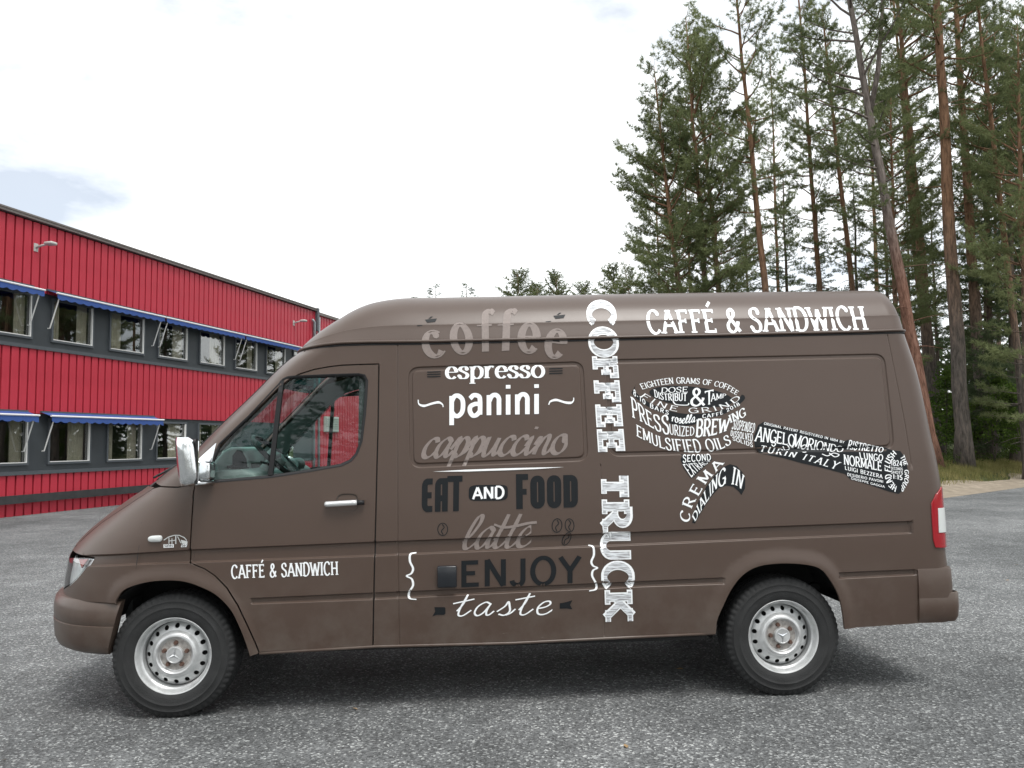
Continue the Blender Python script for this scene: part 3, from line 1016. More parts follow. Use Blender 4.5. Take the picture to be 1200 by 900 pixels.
# half profile of a roof section: t = |y| / half width, h = fraction of height
_pt = [(1.0, 0.0), (.9985, .012), (.985, .10), (.967, .22), (.9560, .294), (.9555, .300), (.9465, .3055), (.9455, .310), (.938, .345), (.925, .395), (.900, .49), (.870, .58), (.835, .665), (.79, .745), (.74, .81), (.68, .862),
       (.60, .905), (.50, .943), (.38, .970), (.25, .988), (.12, .997), (0, 1.0)]
rv = []
ns_ = len(_pt)
cols_ = [(-t, h) for t, h in _pt] + [(t, h) for t, h in _pt[::-1][1:]]
for x, h in cc:
    b = float(base_half(x)); z0 = float(GZ(x)) + .004
    for t, hh in cols_:
        rv.append((x, t * b, z0 + hh * max(h, 0)))
nc = len(cols_)
rf = [(i * nc + k, (i + 1) * nc + k, (i + 1) * nc + k + 1, i * nc + k + 1) for i in range(len(cc) - 1) for k in range(nc - 1)]
roof_polys = (rv, rf)
roof = obj('high_roof', rv, rf, PAINT, van, smooth=True)
bm = bmesh.new(); bm.from_mesh(roof.data)
bmesh.ops.recalc_face_normals(bm, faces=bm.faces)
bm.to_mesh(roof.data); bm.free()
if roof.data.polygons[len(rf) // 2].normal.z < 0: roof.data.flip_normals()
# bead along the roof side
for s_ in (-1, 1):
    # rolled gutter lip along the foot of the roof
    gl_ = MB()
    pl = [(x, s_ * (float(base_half(x)) + .004), float(GZ(x)) + .008) for x, h in cc[2:-1]]
    gl_.tube(pl, .009, 8)
    gl_.obj('roof_gutter', PAINT, roof, smooth=True)
    gs_ = MB()
    pl = [(x, s_ * (float(base_half(x)) - .0015), float(GZ(x)) - .007) for x, h in cc[2:-1]]
    gs_.tube(pl, .0065, 6)
    gs_.obj('gutter_shade_line', BLACK, roof, smooth=True)  # black line painted in for the shadow beneath the gutter lip

# ---- windscreen, bonnet and nose: grids on the slices, from one side over the middle to the other
def slice_grid(name, zs, edge, m, parent, nt=18, off=0.0, smooth=True, t1=1.0):
    rows = []
    for z in zs:
        t0 = edge(z)
        ts = np.linspace(t0, t1, nt)
        p = shell(tau_q(ts, np.full(nt, z)), np.full(nt, z))
        n = shell_n(tau_q(np.clip(ts, 0, .995), np.full(nt, z)), np.full(nt, z))
        p = p + n * off
        q = p[::-1][1:].copy(); q[:, 1] *= -1
        rows.append(np.vstack([p, q]))
    w = len(rows[0])
    V = np.vstack(rows)
    Fq = [(i * w + k, i * w + k + 1, (i + 1) * w + k + 1, (i + 1) * w + k) for i in range(len(rows) - 1) for k in range(w - 1)]
    o = obj(name, V, Fq, m, parent, smooth)
    bm = bmesh.new(); bm.from_mesh(o.data)
    bmesh.ops.recalc_face_normals(bm, faces=bm.faces)
    bm.to_mesh(o.data); bm.free()
    if o.data.polygons[len(Fq) // 2].normal.x > 0: o.data.flip_normals()
    return o
def qtau(q, z): return float((XE(z) + Lz(z) - q) / (1.12 * np.hypot(Lz(z), W0(z))))
z_cowl = float(cow[1, 1])
he_z = hood_e[:, 1][::-1]; he_t = np.array([qtau(q, z) for q, z in hood_e])[::-1]
z_h0 = float(he_z[0]) - .03
hood = slice_grid('bonnet', np.linspace(z_h0, z_cowl - .006, 26), lambda z: float(np.interp(z, he_z, he_t)) + .004, PAINT, van)
wind = slice_grid('windscreen', np.linspace(z_cowl + .045, zg0 - .03, 22), lambda z: TW + .012, WGLASS, van, off=-.004)
slice_grid('sun_band', np.linspace(zg0 - .17, zg0 - .031, 6), lambda z: TW + .02, glass('sun_band_glass', (.06, .36, .36), 1.0), wind, off=-.008)
sealb = MB()
for sgn in (-1, 1):
    pl = []
    for z in np.linspace(z_cowl + .03, zg0 - .02, 20):
        p = shell(tau_q(TW + .01, z), z); pl.append((p[0], p[1] * -sgn, p[2]))
    sealb.tube(pl, .005, 6)
for z in (z_cowl + .04, zg0 - .028):
    pl = []
    for t in np.concatenate([np.linspace(TW, 1, 16), np.linspace(1, TW, 16)[1:]]):
        p = shell(tau_q(t, z), z); pl.append(p)
    for k in range(16, 31): pl[k] = np.array([pl[k][0], -pl[k][1], pl[k][2]])
    sealb.tube(pl, .006, 6)
sealb.obj('windscreen_seal', BLACK, wind, smooth=True)
slice_grid('windscreen_header', np.linspace(zg0 - .028, zg0 + .012, 4), lambda z: TW, PAINT, van)
slice_grid('cowl', np.linspace(z_cowl - .004, z_cowl + .045, 4), lambda z: TW - .02, TRIM, van, off=-.003)
for sgn in (-1, 1):           # wipers
    mbw = MB()
    a = shell(tau_q(.62, z_cowl + .03), z_cowl + .03); b = shell(tau_q(.97, z_cowl + .16), z_cowl + .16)
    a = a + np.array([-.02, 0, .012]); b = b + np.array([-.02, 0, .012])
    mbw.tube([(p[0], p[1] * -sgn, p[2]) for p in (a, (a + b) / 2 + np.array([-.01, 0, .005]), b)], .007, 6)
    a2 = shell(tau_q(.52, z_cowl + .05), z_cowl + .05) + np.array([-.018, 0, .01]); b2 = shell(tau_q(.99, z_cowl + .20), z_cowl + .20) + np.array([-.018, 0, .01])
    mbw.tube([(p[0], p[1] * -sgn, p[2]) for p in (a2, (a2 + b2) / 2 + np.array([-.012, 0, .006]), b2)], .006, 6)
    mbw.obj('wiper', TRIM, van, smooth=True)
# nose between the headlights with grille slats and badge
nose = slice_grid('nose_panel', np.linspace(bump_z - .02, z_h0 - .004, 14), lambda z: .60, PAINT, van, nt=10, off=-.002)
gr = empty('grille', parent=van)
for k in range(5):
    z = bump_z + .05 + k * .05
    slice_grid('slat', np.linspace(z, z + .03, 3), lambda z: .80, TRIM, gr, nt=8, off=.012)
bd = MB()
zb_ = bump_z + .17; xb_ = float(XE(zb_)) - .02
ring = [(xb_, .075 * math.cos(a), zb_ + .075 * math.sin(a)) for a in np.linspace(0, 2 * PI, 33)]
bd.tube(ring, .007, 6, cap=False)
for k in range(3):
    a = PI / 2 + k * 2 * PI / 3
    bd.tube([(xb_, 0, zb_), (xb_, .07 * math.cos(a), zb_ + .07 * math.sin(a))], [.012, .003], 6)
bd.obj('star_badge', CHROME, van, smooth=True)

# ---- headlights
for mir in (False, True):
    hp = np.vstack([px2qz([(83, 653.5), (95, 653)])[::1], hl_e, [(float(tau_q(.60, z_hl0)), z_hl0), (float(tau_q(.66, z_hl0 + .02)), z_hl0 + .02), (float(tau_q(.64, z_hl1 - .06)), z_hl1 - .06), (float(tau_q(.60, z_hl1)), z_hl1)]])
    hl = shell_panel('headlight', hp[::1], (), glass('headlight_glass', (.93, .95, .95), 1.6) if not mir else MATS['headlight_glass'], van, gap=.003, grid=.03, mirror=mir, f=shell, off=.002, bvh=False, depth=.01)
    shell_panel('reflector', hp, (), MATS.get('reflector') or mat('reflector', (.74, .76, .77), .28, metal=.45, var=.25, scale=14), hl, gap=.004, grid=.03, mirror=mir, f=shell, off=-.03, bvh=False, depth=.01)
    ip = px2qz([(90, 654.5), (101, 654.5), (93, 666)])
    shell_panel('indicator', ip, (), MATS.get('indicator_lens') or mat('indicator_lens', (.36, .10, .10), .25), hl, gap=.001, grid=.03, mirror=mir, f=shell, off=-.012, bvh=False, depth=.008)

# ---- bumpers
def sweep_sections(path_fn, secs, params, name, m, parent, caps=True):
    V = []; n = len(secs)
    for t in params:
        for k, s in enumerate(secs): V.append(path_fn(t, s))
    Fq = [(i * n + k, (i + 1) * n + k, (i + 1) * n + k + 1, i * n + k + 1) for i in range(len(params) - 1) for k in range(n - 1)]
    if caps:
        Fq.append(tuple(range(n))); Fq.append(tuple((len(params) - 1) * n + k for k in range(n))[::-1])
    o = obj(name, V, Fq, m, parent, True)
    bm = bmesh.new(); bm.from_mesh(o.data)
    bmesh.ops.recalc_face_normals(bm, faces=bm.faces)
    bm.to_mesh(o.data); bm.free()
    return shade_auto(o, 38)
bz1 = float(un(105, 705.5, -.95)[2]); bz0 = float(un(110, 770, -.93)[2]); bzc = float(un(90, 735, -.93)[2])
x_b1 = float(un(141, 707, -.955)[0]); x_b0 = float(un(123, 771, -.94)[0])
bxe = float(un(62.5, 722, -.58)[0]) - .10
H_ = bz1 - bz0
bsec = [(-.10, bz0 + .004), (-.055, bz0), (-.025, bz0 + .02), (-.008, bz0 + .06), (.0, bzc - .010), (.0, bzc - .003), (-.005, bzc), (-.002, bzc + .004), (.0, bzc + .05), (-.001, bz1 - .06), (-.008, bz1 - .022), (-.022, bz1 - .004), (-.06, bz1 + .002)]
def bpath(t, s):
    """t from 0 (near end) over 1 (middle) to 2 (far end)"""
    off, z = s
    sg = -1 if t <= 1 else 1
    u = t if t <= 1 else 2 - t
    L, W = .80, .958
    xe = bxe - off; 
    xend = x_b0 + (x_b1 - x_b0) * (z - bz0) / H_
    ca = min(1.0, max(0.0, 1 - (xend - xe) / (L + off)))
    ph0 = math.acos(ca ** 1.25)
    ph = ph0 * (1 - u)
    c_, s_ = max(0, math.cos(ph)) ** .8, max(0, math.sin(ph)) ** .8
    return (xe + (L + off) * (1 - c_), sg * (W + off) * s_, z)
fb = sweep_sections(bpath, bsec, np.linspace(0, 2, 81), 'front_bumper', PAINT, van)

xe_r = float(un(1077, 700, -.965)[0])
rz1 = float(un(1082, 665, -.965)[2]); rz0 = float(un(1085, 732, -.96)[2]); rzs = float(un(1110, 693, -.93)[2])
xr_b = float(un(1114, 680, -.90)[0]) - .012; xr_s = float(un(1122.5, 705, -.90)[0]) - .012
def rpath_factory(xb):
    def f(t, s):
        off, z = s
        sg = -1 if t <= 1 else 1
        u = t if t <= 1 else 2 - t
        W, r = .966, .055
        xs = xe_r + .004 * (z - rz0)
        if u < .4:
            k = u / .4
            return (xs + (xb - r - xs) * k, sg * (W + off), z)
        if u < .75:
            th = (u - .4) / .35 * PI / 2
            return (xb - r + (r + off) * math.sin(th), sg * (W - r + (r + off) * math.cos(th)), z)
        k = (u - .75) / .25
        return (xb + off, sg * (W - r) * (1 - k), z)
    return f
ru = [0, .1, .2, .3, .4] + list(np.linspace(.44, .75, 9)) + [.8, .9, 1]
ru = ru + [2 - t for t in ru[::-1][1:]]
rb = sweep_sections(rpath_factory(xr_b), [(-.06, rzs - .04), (0, rzs - .03), (.004, rzs + .03), (.002, rz1 - .02), (-.004, rz1 - .004), (-.02, rz1), (-.06, rz1)], ru, 'rear_bumper', PAINT, van)
sweep_sections(rpath_factory(xr_s), [(-.14, rz0 + .035), (-.06, rz0 + .02), (-.022, rz0 + .012), (-.006, rz0 + .04), (.0, rz0 + .10), (.0, rzs - .008), (-.004, rzs - .001), (-.012, rzs + .001), (-.10, rzs + .002)], ru, 'bumper_step', PAINT, rb)

# ---- rear: two doors
rz_ = np.linspace(z_rb, z_rt, 20)
for sgn in (-1, 1):
    V = []
    for z in rz_:
        wv = float(W0(z)) - RR
        for k in np.linspace(0.006, 1, 8): V.append((float(XR(z)) + .002, sgn * wv * k, z))
    Fq = [(i * 8 + k, i * 8 + k + 1, (i + 1) * 8 + k + 1, (i + 1) * 8 + k) for i in range(19) for k in range(7)]
    rd = obj('rear_door', V, Fq if sgn > 0 else [f[::-1] for f in Fq], PAINT, van, True)
    MB().box((float(XR(1.1)) + .004, sgn * .05, 1.08), (float(XR(1.1)) + .035, sgn * .16, 1.13)).obj('handle', TRIM, rd)
    z0_, z1_ = 1.45, 1.95
    pane = obj('rear_window', [(float(XR(z)) + .006, sgn * y, z) for z in (z0_, z1_) for y in (.12, .68)], [(0, 1, 3, 2)], GLASS, rd)

# ---- tail lights
tl_px = [(1102, 570.5), (1096, 579), (1090.5, 590), (1091.5, 612), (1093, 633), (1095.5, 641.5), (1102, 642), (1107.5, 642)]
for mir in (False, True):
    tq = px2qz(tl_px)
    zt, zb2 = tq[0, 1], tq[-1, 1]
    back = [(float(rear_q(z)) - .002, z) for z in np.linspace(zb2, zt, 6)]
    tp = np.vstack([tq[:-1], back])
    tl = shell_panel('tail_light', tp, (), RED_L, van, gap=.002, grid=.02, mirror=mir, f=shell, off=.008, bvh=False, depth=.012)
    wq = px2qz([(1098, 595.5), (1099, 624)])
    wp = np.vstack([wq, [(float(rear_q(z)) - .006, z) for z in np.linspace(wq[1, 1], wq[0, 1], 4)]])
    shell_panel('reversing_lamp', wp, (), CLEAR_L, tl, gap=.0, grid=.02, mirror=mir, f=shell, off=.0115, bvh=False, depth=.006)

# ---- door glass, seals, divider, trim
div_t, div_b = px2qz([(330.5, 446)])[0], px2qz([(316.5, 560)])[0]
for mir in (False, True):
    dr = parts['door', mir]
    w_in = resample(win_o, .02, True)
    # seal: band just inside the opening
    sgn = 1 if mir else -1
    P = shell(w_in[:, 0], w_in[:, 1]); N = shell_n(w_in[:, 0], w_in[:, 1])
    inn = inset(w_in, .016); Pi = shell(inn[:, 0], inn[:, 1])
    n = len(P)
    V = [tuple(p + nn * .002) for p, nn in zip(P, N)] + [tuple(p + nn * .001) for p, nn in zip(Pi, N)] + [tuple(p - nn * .02) for p, nn in zip(Pi, N)]
    if mir: V = [(x, -y, z) for x, y, z in V]
    Fq = []
    for i in range(n):
        j = (i + 1) % n
        Fq += [(i, n + i, n + j, j), (n + i, 2 * n + i, 2 * n + j, n + j)]
    so = obj('window_seal', V, Fq, TRIM, dr, True)
    bm = bmesh.new(); bm.from_mesh(so.data); bmesh.ops.recalc_face_normals(bm, faces=bm.faces); bm.to_mesh(so.data); bm.free()
    mbd = MB()
    pa_, pb_ = shell(div_t[0], div_t[1]), shell(div_b[0], div_b[1])
    rows_ = []
    for k in np.linspace(0, .975, 9):
        p = pa_ + (pb_ - pa_) * k
        for dx, dy in ((-.013, -.004), (.013, -.004), (.013, .022), (-.013, .022)):
            u = float(np.clip((p[0] + dx - XE(p[2])) / Lz(p[2]), 0, 1))
            y = float(W0(p[2])) * (1 - (1 - u) ** NEXP) ** (1 / NEXP)
            rows_.append((p[0] + dx, sgn * (y - dy), p[2]))
    mbd.add(rows_, [(4*i + k, 4*i + (k+1) % 4, 4*i + 4 + (k+1) % 4, 4*i + 4 + k) for i in range(8) for k in range(4)])
    mbd.obj('window_divider', TRIM, dr)
    # the two panes
    la = inset(w_in, .012)
    dv = lambda p: (div_b[0] - div_t[0]) * (p[:, 1] - div_t[1]) - (div_b[1] - div_t[1]) * (p[:, 0] - div_t[0])
    for nm, keep in (('quarter_window', 1), ('side_window', -1)):
        sel = dv(la) * keep * (1 if dv(px2qz([(280, 540)]))[0] > 0 else -1) > 0
        pl = la[sel]
        # order is kept cyclic: rotate so that the cut falls between the ends
        idx = np.where(sel)[0]
        br = np.where(np.diff(idx) > 1)[0]
        if len(br): pl = np.vstack([pl[br[0] + 1:], pl[:br[0] + 1]])
        shell_panel(nm, pl, (), GLASS, dr, gap=0, grid=.06, mirror=mir, f=shell, off=-.010, bvh=False, ret=False, step=.04)
    # inner trim of the door
    shell_panel('door_trim', inset(resample(door_o, .03, True), .02), [inset(resample(win_o, .03, True), -.012)], PILLAR, dr, gap=0, grid=.05, mirror=mir, f=shell, off=-.045, bvh=False, depth=-.03, step=.03)
    # pillar and roof rail lining
    lin = np.vstack([door_o[:len(door_top)][::-1], gut[:7][::-1] + np.array([0, -.01]), np.array(ws_edge)])
# cab body behind the doors: lining strips
for mir in (False, True):
    ln = np.vstack([door_o[:len(door_top)], np.array(ws_edge)[::-1][2:], gut[:7] + np.array([0, -.012])])
    ln = np.vstack([door_o[:len(door_top)][::-1], px2qz([(460, 426), (460, 405)]), gut[1:7][::-1][1:] + np.array([0, -.012]), np.array(ws_edge)[1:]])
    shell_panel('pillar_trim', ln, (), PILLAR, parts['side', mir], gap=0, grid=.05, mirror=mir, f=shell, off=-.04, bvh=False, ret=False, step=.03)

    # pillar behind the door
    V_ = []
    for z in np.linspace(.42, 2.08, 18):
        for x in (1.04, 1.215): V_.append((x, (1 if mir else -1) * (float(W0(z)) - .03), z))
    obj('door_pillar', V_, [(2*i, 2*i+1, 2*i+3, 2*i+2) for i in range(17)], LINING, van)
# ------------------------------------------------------------------ wheels
TYRE = mat('tyre_rubber', (0.017, 0.0175, 0.018), 0.72, var=0.35, scale=9, bump=0.25, bscale=160)
STEEL = mat('painted_steel_wheel', (0.58, 0.59, 0.59), 0.36, metal=0.5, var=0.16, scale=18, rvar=0.12, bump=0.05, bscale=60)
HUB = mat('dirty_hub', (0.34, 0.32, 0.30), 0.6, metal=0.3, var=0.4, scale=45, bump=0.2, bscale=150)
RUST = mat('rusty_bolt', (0.10, 0.055, 0.04), 0.75, var=0.4, scale=60)
WR = 0.35
NSEG = 300
def tyre_mesh():
    prof = [(.196, -.070), (.204, -.090), (.212, -.099), (.224, -.1055), (.240, -.1095), (.256, -.1115), (.268, -.1125), (.270, -.1140), (.2725, -.1140), (.2745, -.1125), (.290, -.1115), (.303, -.1085),
            (.305, -.1100), (.3075, -.1095), (.309, -.1060), (.318, -.103), (.326, -.0995), (.334, -.0955), (.341, -.090), (.3455, -.082), (.348, -.070), (.349, -.046), (.3490, -.040), (.341, -.038), (.341, -.031), (.3495, -.029), (.350, -.006), (.342, -.004), (.342, .004), (.350, .006),
            (.3495, .029), (.341, .031), (.341, .038), (.349, .040), (.348, .070), (.3455, .082), (.338, .092), (.320, .102), (.29, .110), (.25, .110), (.212, .099), (.196, .07)]
    V = []; Fq = []
    n = len(prof)
    for k in range(NSEG):
        an = 2 * PI * k / NSEG
        for i, (r, y) in enumerate(prof):
            lug = (k + (2 if abs(y) < .05 else 0)) % 5
            if r > .3235 and lug in (0, 1) and not (abs(y) < .004):
                r2 = r - (.0042 if y < -.05 else .004)
                r2 = min(r2, r)
                y2 = y + (.0025 if y < -.09 else 0)
            else: r2, y2 = r, y
            V.append((r2 * math.cos(an), y2, r2 * math.sin(an)))
    for k in range(NSEG):
        for i in range(n - 1):
            a = k * n + i; b = ((k + 1) % NSEG) * n + i
            Fq.append((a, b, b + 1, a + 1))
    me = make_mesh('tyre', V, Fq, TYRE, True)
    return me
tyre_me = tyre_mesh()
def circle2(r, n, c=(0, 0)): return np.array([(c[0] + r * math.cos(2*PI*k/n), c[1] + r * math.sin(2*PI*k/n)) for k in range(n)])
def rim_mesh():
    holes = [circle2(.134, 64)] + [circle2(.0135, 14, (.157 * math.cos(2*PI*(k+.3)/16), .157 * math.sin(2*PI*(k+.3)/16))) for k in range(16)]
    pts, tris = cdt_region(circle2(.179, 90), holes, .006)
    R_ = np.hypot(pts[:, 0], pts[:, 1])
    yy = np.interp(R_, [.130, .142, .157, .170, .180], [-.058, -.051, -.044, -.034, -.020])
    V = [(p[0], y, p[1]) for p, y in zip(pts, yy)]
    m = MB()
    m.add(V, [t[::-1] if True else t for t in tris])
    for h in holes[1:]:                       # depth of the holes
        n = len(h); rr_ = np.hypot(h[:, 0], h[:, 1]); y0 = np.interp(rr_, [.130, .142, .157, .170, .180], [-.058, -.051, -.044, -.034, -.020])
        m.add([(p[0], y, p[1]) for p, y in zip(h, y0)] + [(p[0], y + .006, p[1]) for p, y in zip(h, y0)], [(i, (i+1) % n, n + (i+1) % n, n + i) for i in range(n)])
    m.lathe_y([(.134, -.0557), (.129, -.061), (.124, -.069), (.119, -.076), (.112, -.0805), (.104, -.081), (.0985, -.077), (.094, -.069), (.091, -.062), (.088, -.060), (.02, -.060)], 72)
    m.lathe_y([(.198, -.078), (.203, -.092), (.2075, -.099), (.2125, -.1015), (.2165, -.099), (.2165, -.094)], 90)
    m.lathe_y([(.198, -.078), (.1955, -.070), (.190, -.064), (.186, -.060), (.1845, -.03), (.1835, .0), (.1825, .08)], 90)
    return m
rimMB = rim_mesh()
_o = rimMB.obj('rim', STEEL, None, auto=30); rim_me = _o.data; bpy.data.objects.remove(_o)
_o = MB().lathe_y([(.181, -.012), (.06, -.012), (.06, .03), (.002, .03)], 48).obj('brake_drum', UNDER, None); drum_me = _o.data; bpy.data.objects.remove(_o)
_m = MB().lathe_y([(.088, -.0602), (.060, -.0612), (.052, -.062), (.050, -.066), (.002, -.066)], 48); _o = _m.obj('hub_face', HUB, None, auto=30); hub_me = _o.data; bpy.data.objects.remove(_o)
_m = MB().lathe_y([(.0485, -.064), (.0480, -.080), (.0455, -.0845), (.041, -.0855), (.0395, -.0838), (.036, -.0835), (.0005, -.0835)], 48); _o = _m.obj('centre_cap', STEEL, None, auto=30); cap_me = _o.data; bpy.data.objects.remove(_o)
_m = MB()
for k in range(3):
    a = PI / 2 + k * 2 * PI / 3
    dx, dz = math.cos(a), math.sin(a)
    px_, pz_ = -dz, dx
    _m.add([(.0075 * px_, -.0842, .0075 * pz_), (-.0075 * px_, -.0842, -.0075 * pz_), (.040 * dx, -.0850, .040 * dz), (0, -.0885, 0)], [(0, 2, 3), (1, 3, 2), (0, 1, 2)])
_o = _m.obj('star', CHROME, None); star_me = _o.data; bpy.data.objects.remove(_o)
_m = MB()
_m.prism([(.0105 * math.cos(PI/3*k), .0105 * math.sin(PI/3*k)) for k in range(6)], 1, -.079, -.060)
_m.lathe_y([(.0125, -.061), (.0125, -.066), (.0105, -.068)], 12)
_o = _m.obj('wheel_bolt', RUST, None); bolt_me = _o.data; bpy.data.objects.remove(_o)
def wheel(x, side, spin):
    w = empty('wheel', parent=van)
    w.location = (x, .812 * side, .345)
    w.rotation_euler = (0, spin, PI if side > 0 else 0)
    inst('tyre', tyre_me, w); inst('rim', rim_me, w); inst('brake_drum', drum_me, w); inst('hub_face', hub_me, w)
    inst('centre_cap', cap_me, w); inst('star', star_me, w)
    for k in range(5):
        a = 2 * PI * k / 5 + .4
        inst('wheel_bolt', bolt_me, w, (.066 * math.cos(a), 0, .066 * math.sin(a)))
    return w
for x_, sd_, sp_ in ((0, -1, .12), (3.55, -1, 1.05), (0, 1, .5), (3.55, 1, .9)): wheel(x_, sd_, sp_)

# ------------------------------------------------------------------ wheel housings and underbody
for x_, z_top, sd_ in ((0.02, .80, -1), (3.56, .82, -1), (0.02, .80, 1), (3.56, .82, 1)):
    m_ = MB()
    n_ = 20
    V = []
    a_lo = .42 if x_ > 1 else .0
    a_hi = PI if x_ > 1 else PI - .30
    ang = [a_lo + (a_hi - a_lo) * k / n_ for k in range(n_ + 1)]
    for k in range(n_ + 1):
        a = ang[k]
        for yy in (.915, .46):
            V.append((x_ + .44 * math.cos(a), sd_ * yy, .34 + (z_top - .34) * max(0, math.sin(a)) ** .75))
    m_.add(V, [(2*k, 2*k+1, 2*k+3, 2*k+2) for k in range(n_)])
    m_.add([(x_ + .44 * math.cos(ang[k]), sd_ * .46, .34 + (z_top - .34) * max(0, math.sin(ang[k])) ** .75) for k in range(n_ + 1)], [tuple(range(n_ + 1))])
    m_.obj('wheel_housing', UNDER, van, smooth=False)
u_ = MB()
u_.box((.47, -.90, .40), (3.10, .90, .44)).box((4.06, -.88, .47), (4.50, .88, .50)).box((-.42, -.45, .36), (.46, .45, .40)).box((3.11, -.44, .52), (4.0, .44, .56))
u_.box((.47, -.912, .345), (3.08, -.86, .39)).box((.47, .86, .345), (3.08, .912, .39))
u_.box((.60, -.55, .26), (3.0, -.45, .40)).box((.60, .45, .26), (3.0, .55, .40)).box((1.3, .1, .22), (2.2, .42, .38)).box((-.3, -.3, .22), (.45, .3, .36))
u_.tube([(0, -.70, .345), (0, .70, .345)], .05, 10).tube([(3.55, -.70, .345), (3.55, .70, .345)], .06, 12).tube([(.3, 0, .36), (3.55, 0, .35)], .04, 10)
u_.tube([(.5, -.3, .27), (2.4, -.34, .27), (2.9, -.45, .30)], .035, 10)
u_.box((3.40, -.14, .25), (3.72, .14, .46))
u_.obj('underbody', UNDER, van)
# sill return along the lower edge
for sd_ in (-1, 1):
    m_ = MB()
    l_ = np.vstack([px2qz([(304, 766)]), sill_f])
    P_ = shell(l_[:, 0], l_[:, 1])
    m_.tube([(p[0], -(p[1] + .003) if sd_ > 0 else p[1] + .003, p[2] + .001) for p in P_], .009, 8)
    m_.obj('sill', PAINT, van, smooth=True)

# ------------------------------------------------------------------ cab interior
MB().prism([(-.89, .44), (.89, .44), (.90, 1.2), (.86, 1.7), (.80, 2.11), (-.80, 2.11), (-.86, 1.7), (-.90, 1.2)], 0, 1.20, 1.225).obj('bulkhead', LINING, van)
MB().box((.70, -.79, 2.085), (1.20, .79, 2.10)).obj('headliner', mat('headliner', (.035, .036, .036), .9), van)
MB().box((-.25, -.70, .50), (1.24, .70, .54)).obj('cab_floor', LINING, van)
MB().box((-.40, -.60, .50), (-.36, .60, 1.05)).obj('firewall', LINING, van)
db_ = empty('dashboard', parent=van)
sec_ = [(-.10, 1.10), (-.12, 1.27), (.00, 1.345), (.20, 1.385), (.34, 1.39), (.42, 1.36), (.46, 1.28), (.44, 1.12), (.36, .95), (.10, .92)]
m_ = MB().prism(sec_, 1, -.80, .80); o_ = m_.obj('dash_body', DASH, db_); bevel(o_, .02, 3, 25)
for p_ in ((.33, -.40),):
    m_ = MB()
    hs = [(.10, 1.36), (.12, 1.44), (.17, 1.500), (.215, 1.522), (.27, 1.524), (.305, 1.50), (.325, 1.45), (.340, 1.36)]
    m_.prism(hs, 1, -.62, -.22); o_ = m_.obj('instrument_hood', DASH, db_); bevel(o_, .025, 3, 30)
    m_ = MB(); m_.prism([(.232, 1.37), (.232, 1.47), (.258, 1.505), (.288, 1.500), (.315, 1.45), (.326, 1.37)], 1, -.6235, -.22)
    m_.obj('instrument_face', TRIM, db_)
    m_ = MB().prism([(.30, 1.40), (.345, 1.34), (.352, 1.35), (.315, 1.47)], 1, -.57, -.27); m_.obj('instrument_glass', TRIM, db_)
for y_ in (-.70, .70):
    m_ = MB()
    for k in range(5): m_.box((.24 + .022 * k, y_ - .06, 1.396 - .003 * k), (.250 + .022 * k, y_ + .06, 1.412 - .003 * k))
    m_.obj('air_vent', TRIM, db_)
for y_, x_ in ((.10, .40), (.32, .40), (.52, .38)):
    m_ = MB().lathe_y([(.002, -.05), (.042, -.05), (.05, -.03), (.05, .05), (.002, .05)], 20, (x_, y_, 1.385)); m_.obj('vent_pod', DASH, db_, auto=40)
m_ = MB().box((-.02, -.76, 1.34), (.16, -.63, 1.40)); o_ = m_.obj('dash_end', DASH, db_); bevel(o_, .02, 3)
# steering wheel
sw = empty('steering_wheel', parent=van)
ct = np.array([.455, -.43, 1.452]); ax = np.array([.256, 0, -.239]); ax /= np.linalg.norm(ax); ay = np.array([0, 1.0, 0]); nn_ = np.cross(ax, ay)
m_ = MB()
ringp = [ct + .195 * (math.cos(a) * ax + math.sin(a) * ay) for a in np.linspace(0, 2 * PI, 41)]
m_.tube(ringp, .016, 10, cap=False); m_.obj('steering_rim', TRIM, sw, smooth=True)
m_ = MB()
for a in (0.0, PI / 2, -PI / 2, ):
    m_.tube([ct + nn_ * .02, ct + .19 * (math.cos(a) * ax + math.sin(a) * ay)], .018, 8)
m_.tube([ct + nn_ * -.0, ct - nn_ * .25 * (1 if nn_[0] > 0 else -1) ], .04, 12)
m_.obj('steering_column', DASH, sw, smooth=True)
m_ = MB(); m_.tube([ct - nn_ * .02, ct + nn_ * .02], .07, 18); o_ = m_.obj('horn_pad', DASH, sw)
m_ = MB().tube([(.42, -.40, 1.40), (.40, -.60, 1.43)], .008, 6); m_.obj('indicator_stalk', TRIM, sw)
for y_ in (-.45, .45):
    st = empty('seat', parent=van)
    o_ = MB().box((.72, y_ - .24, .82), (1.18, y_ + .24, .98)).obj('seat_cushion', LINING, st); bevel(o_, .04, 3)
    o_ = MB().box((1.06, y_ - .24, .95), (1.22, y_ + .24, 1.52)).obj('backrest', LINING, st); bevel(o_, .05, 3)
    o_ = MB().box((1.10, y_ - .13, 1.55), (1.21, y_ + .13, 1.74)).obj('headrest', LINING, st); bevel(o_, .04, 3)
    MB().box((.78, y_ - .2, .54), (1.15, y_ + .2, .82)).obj('seat_box', UNDER, st)

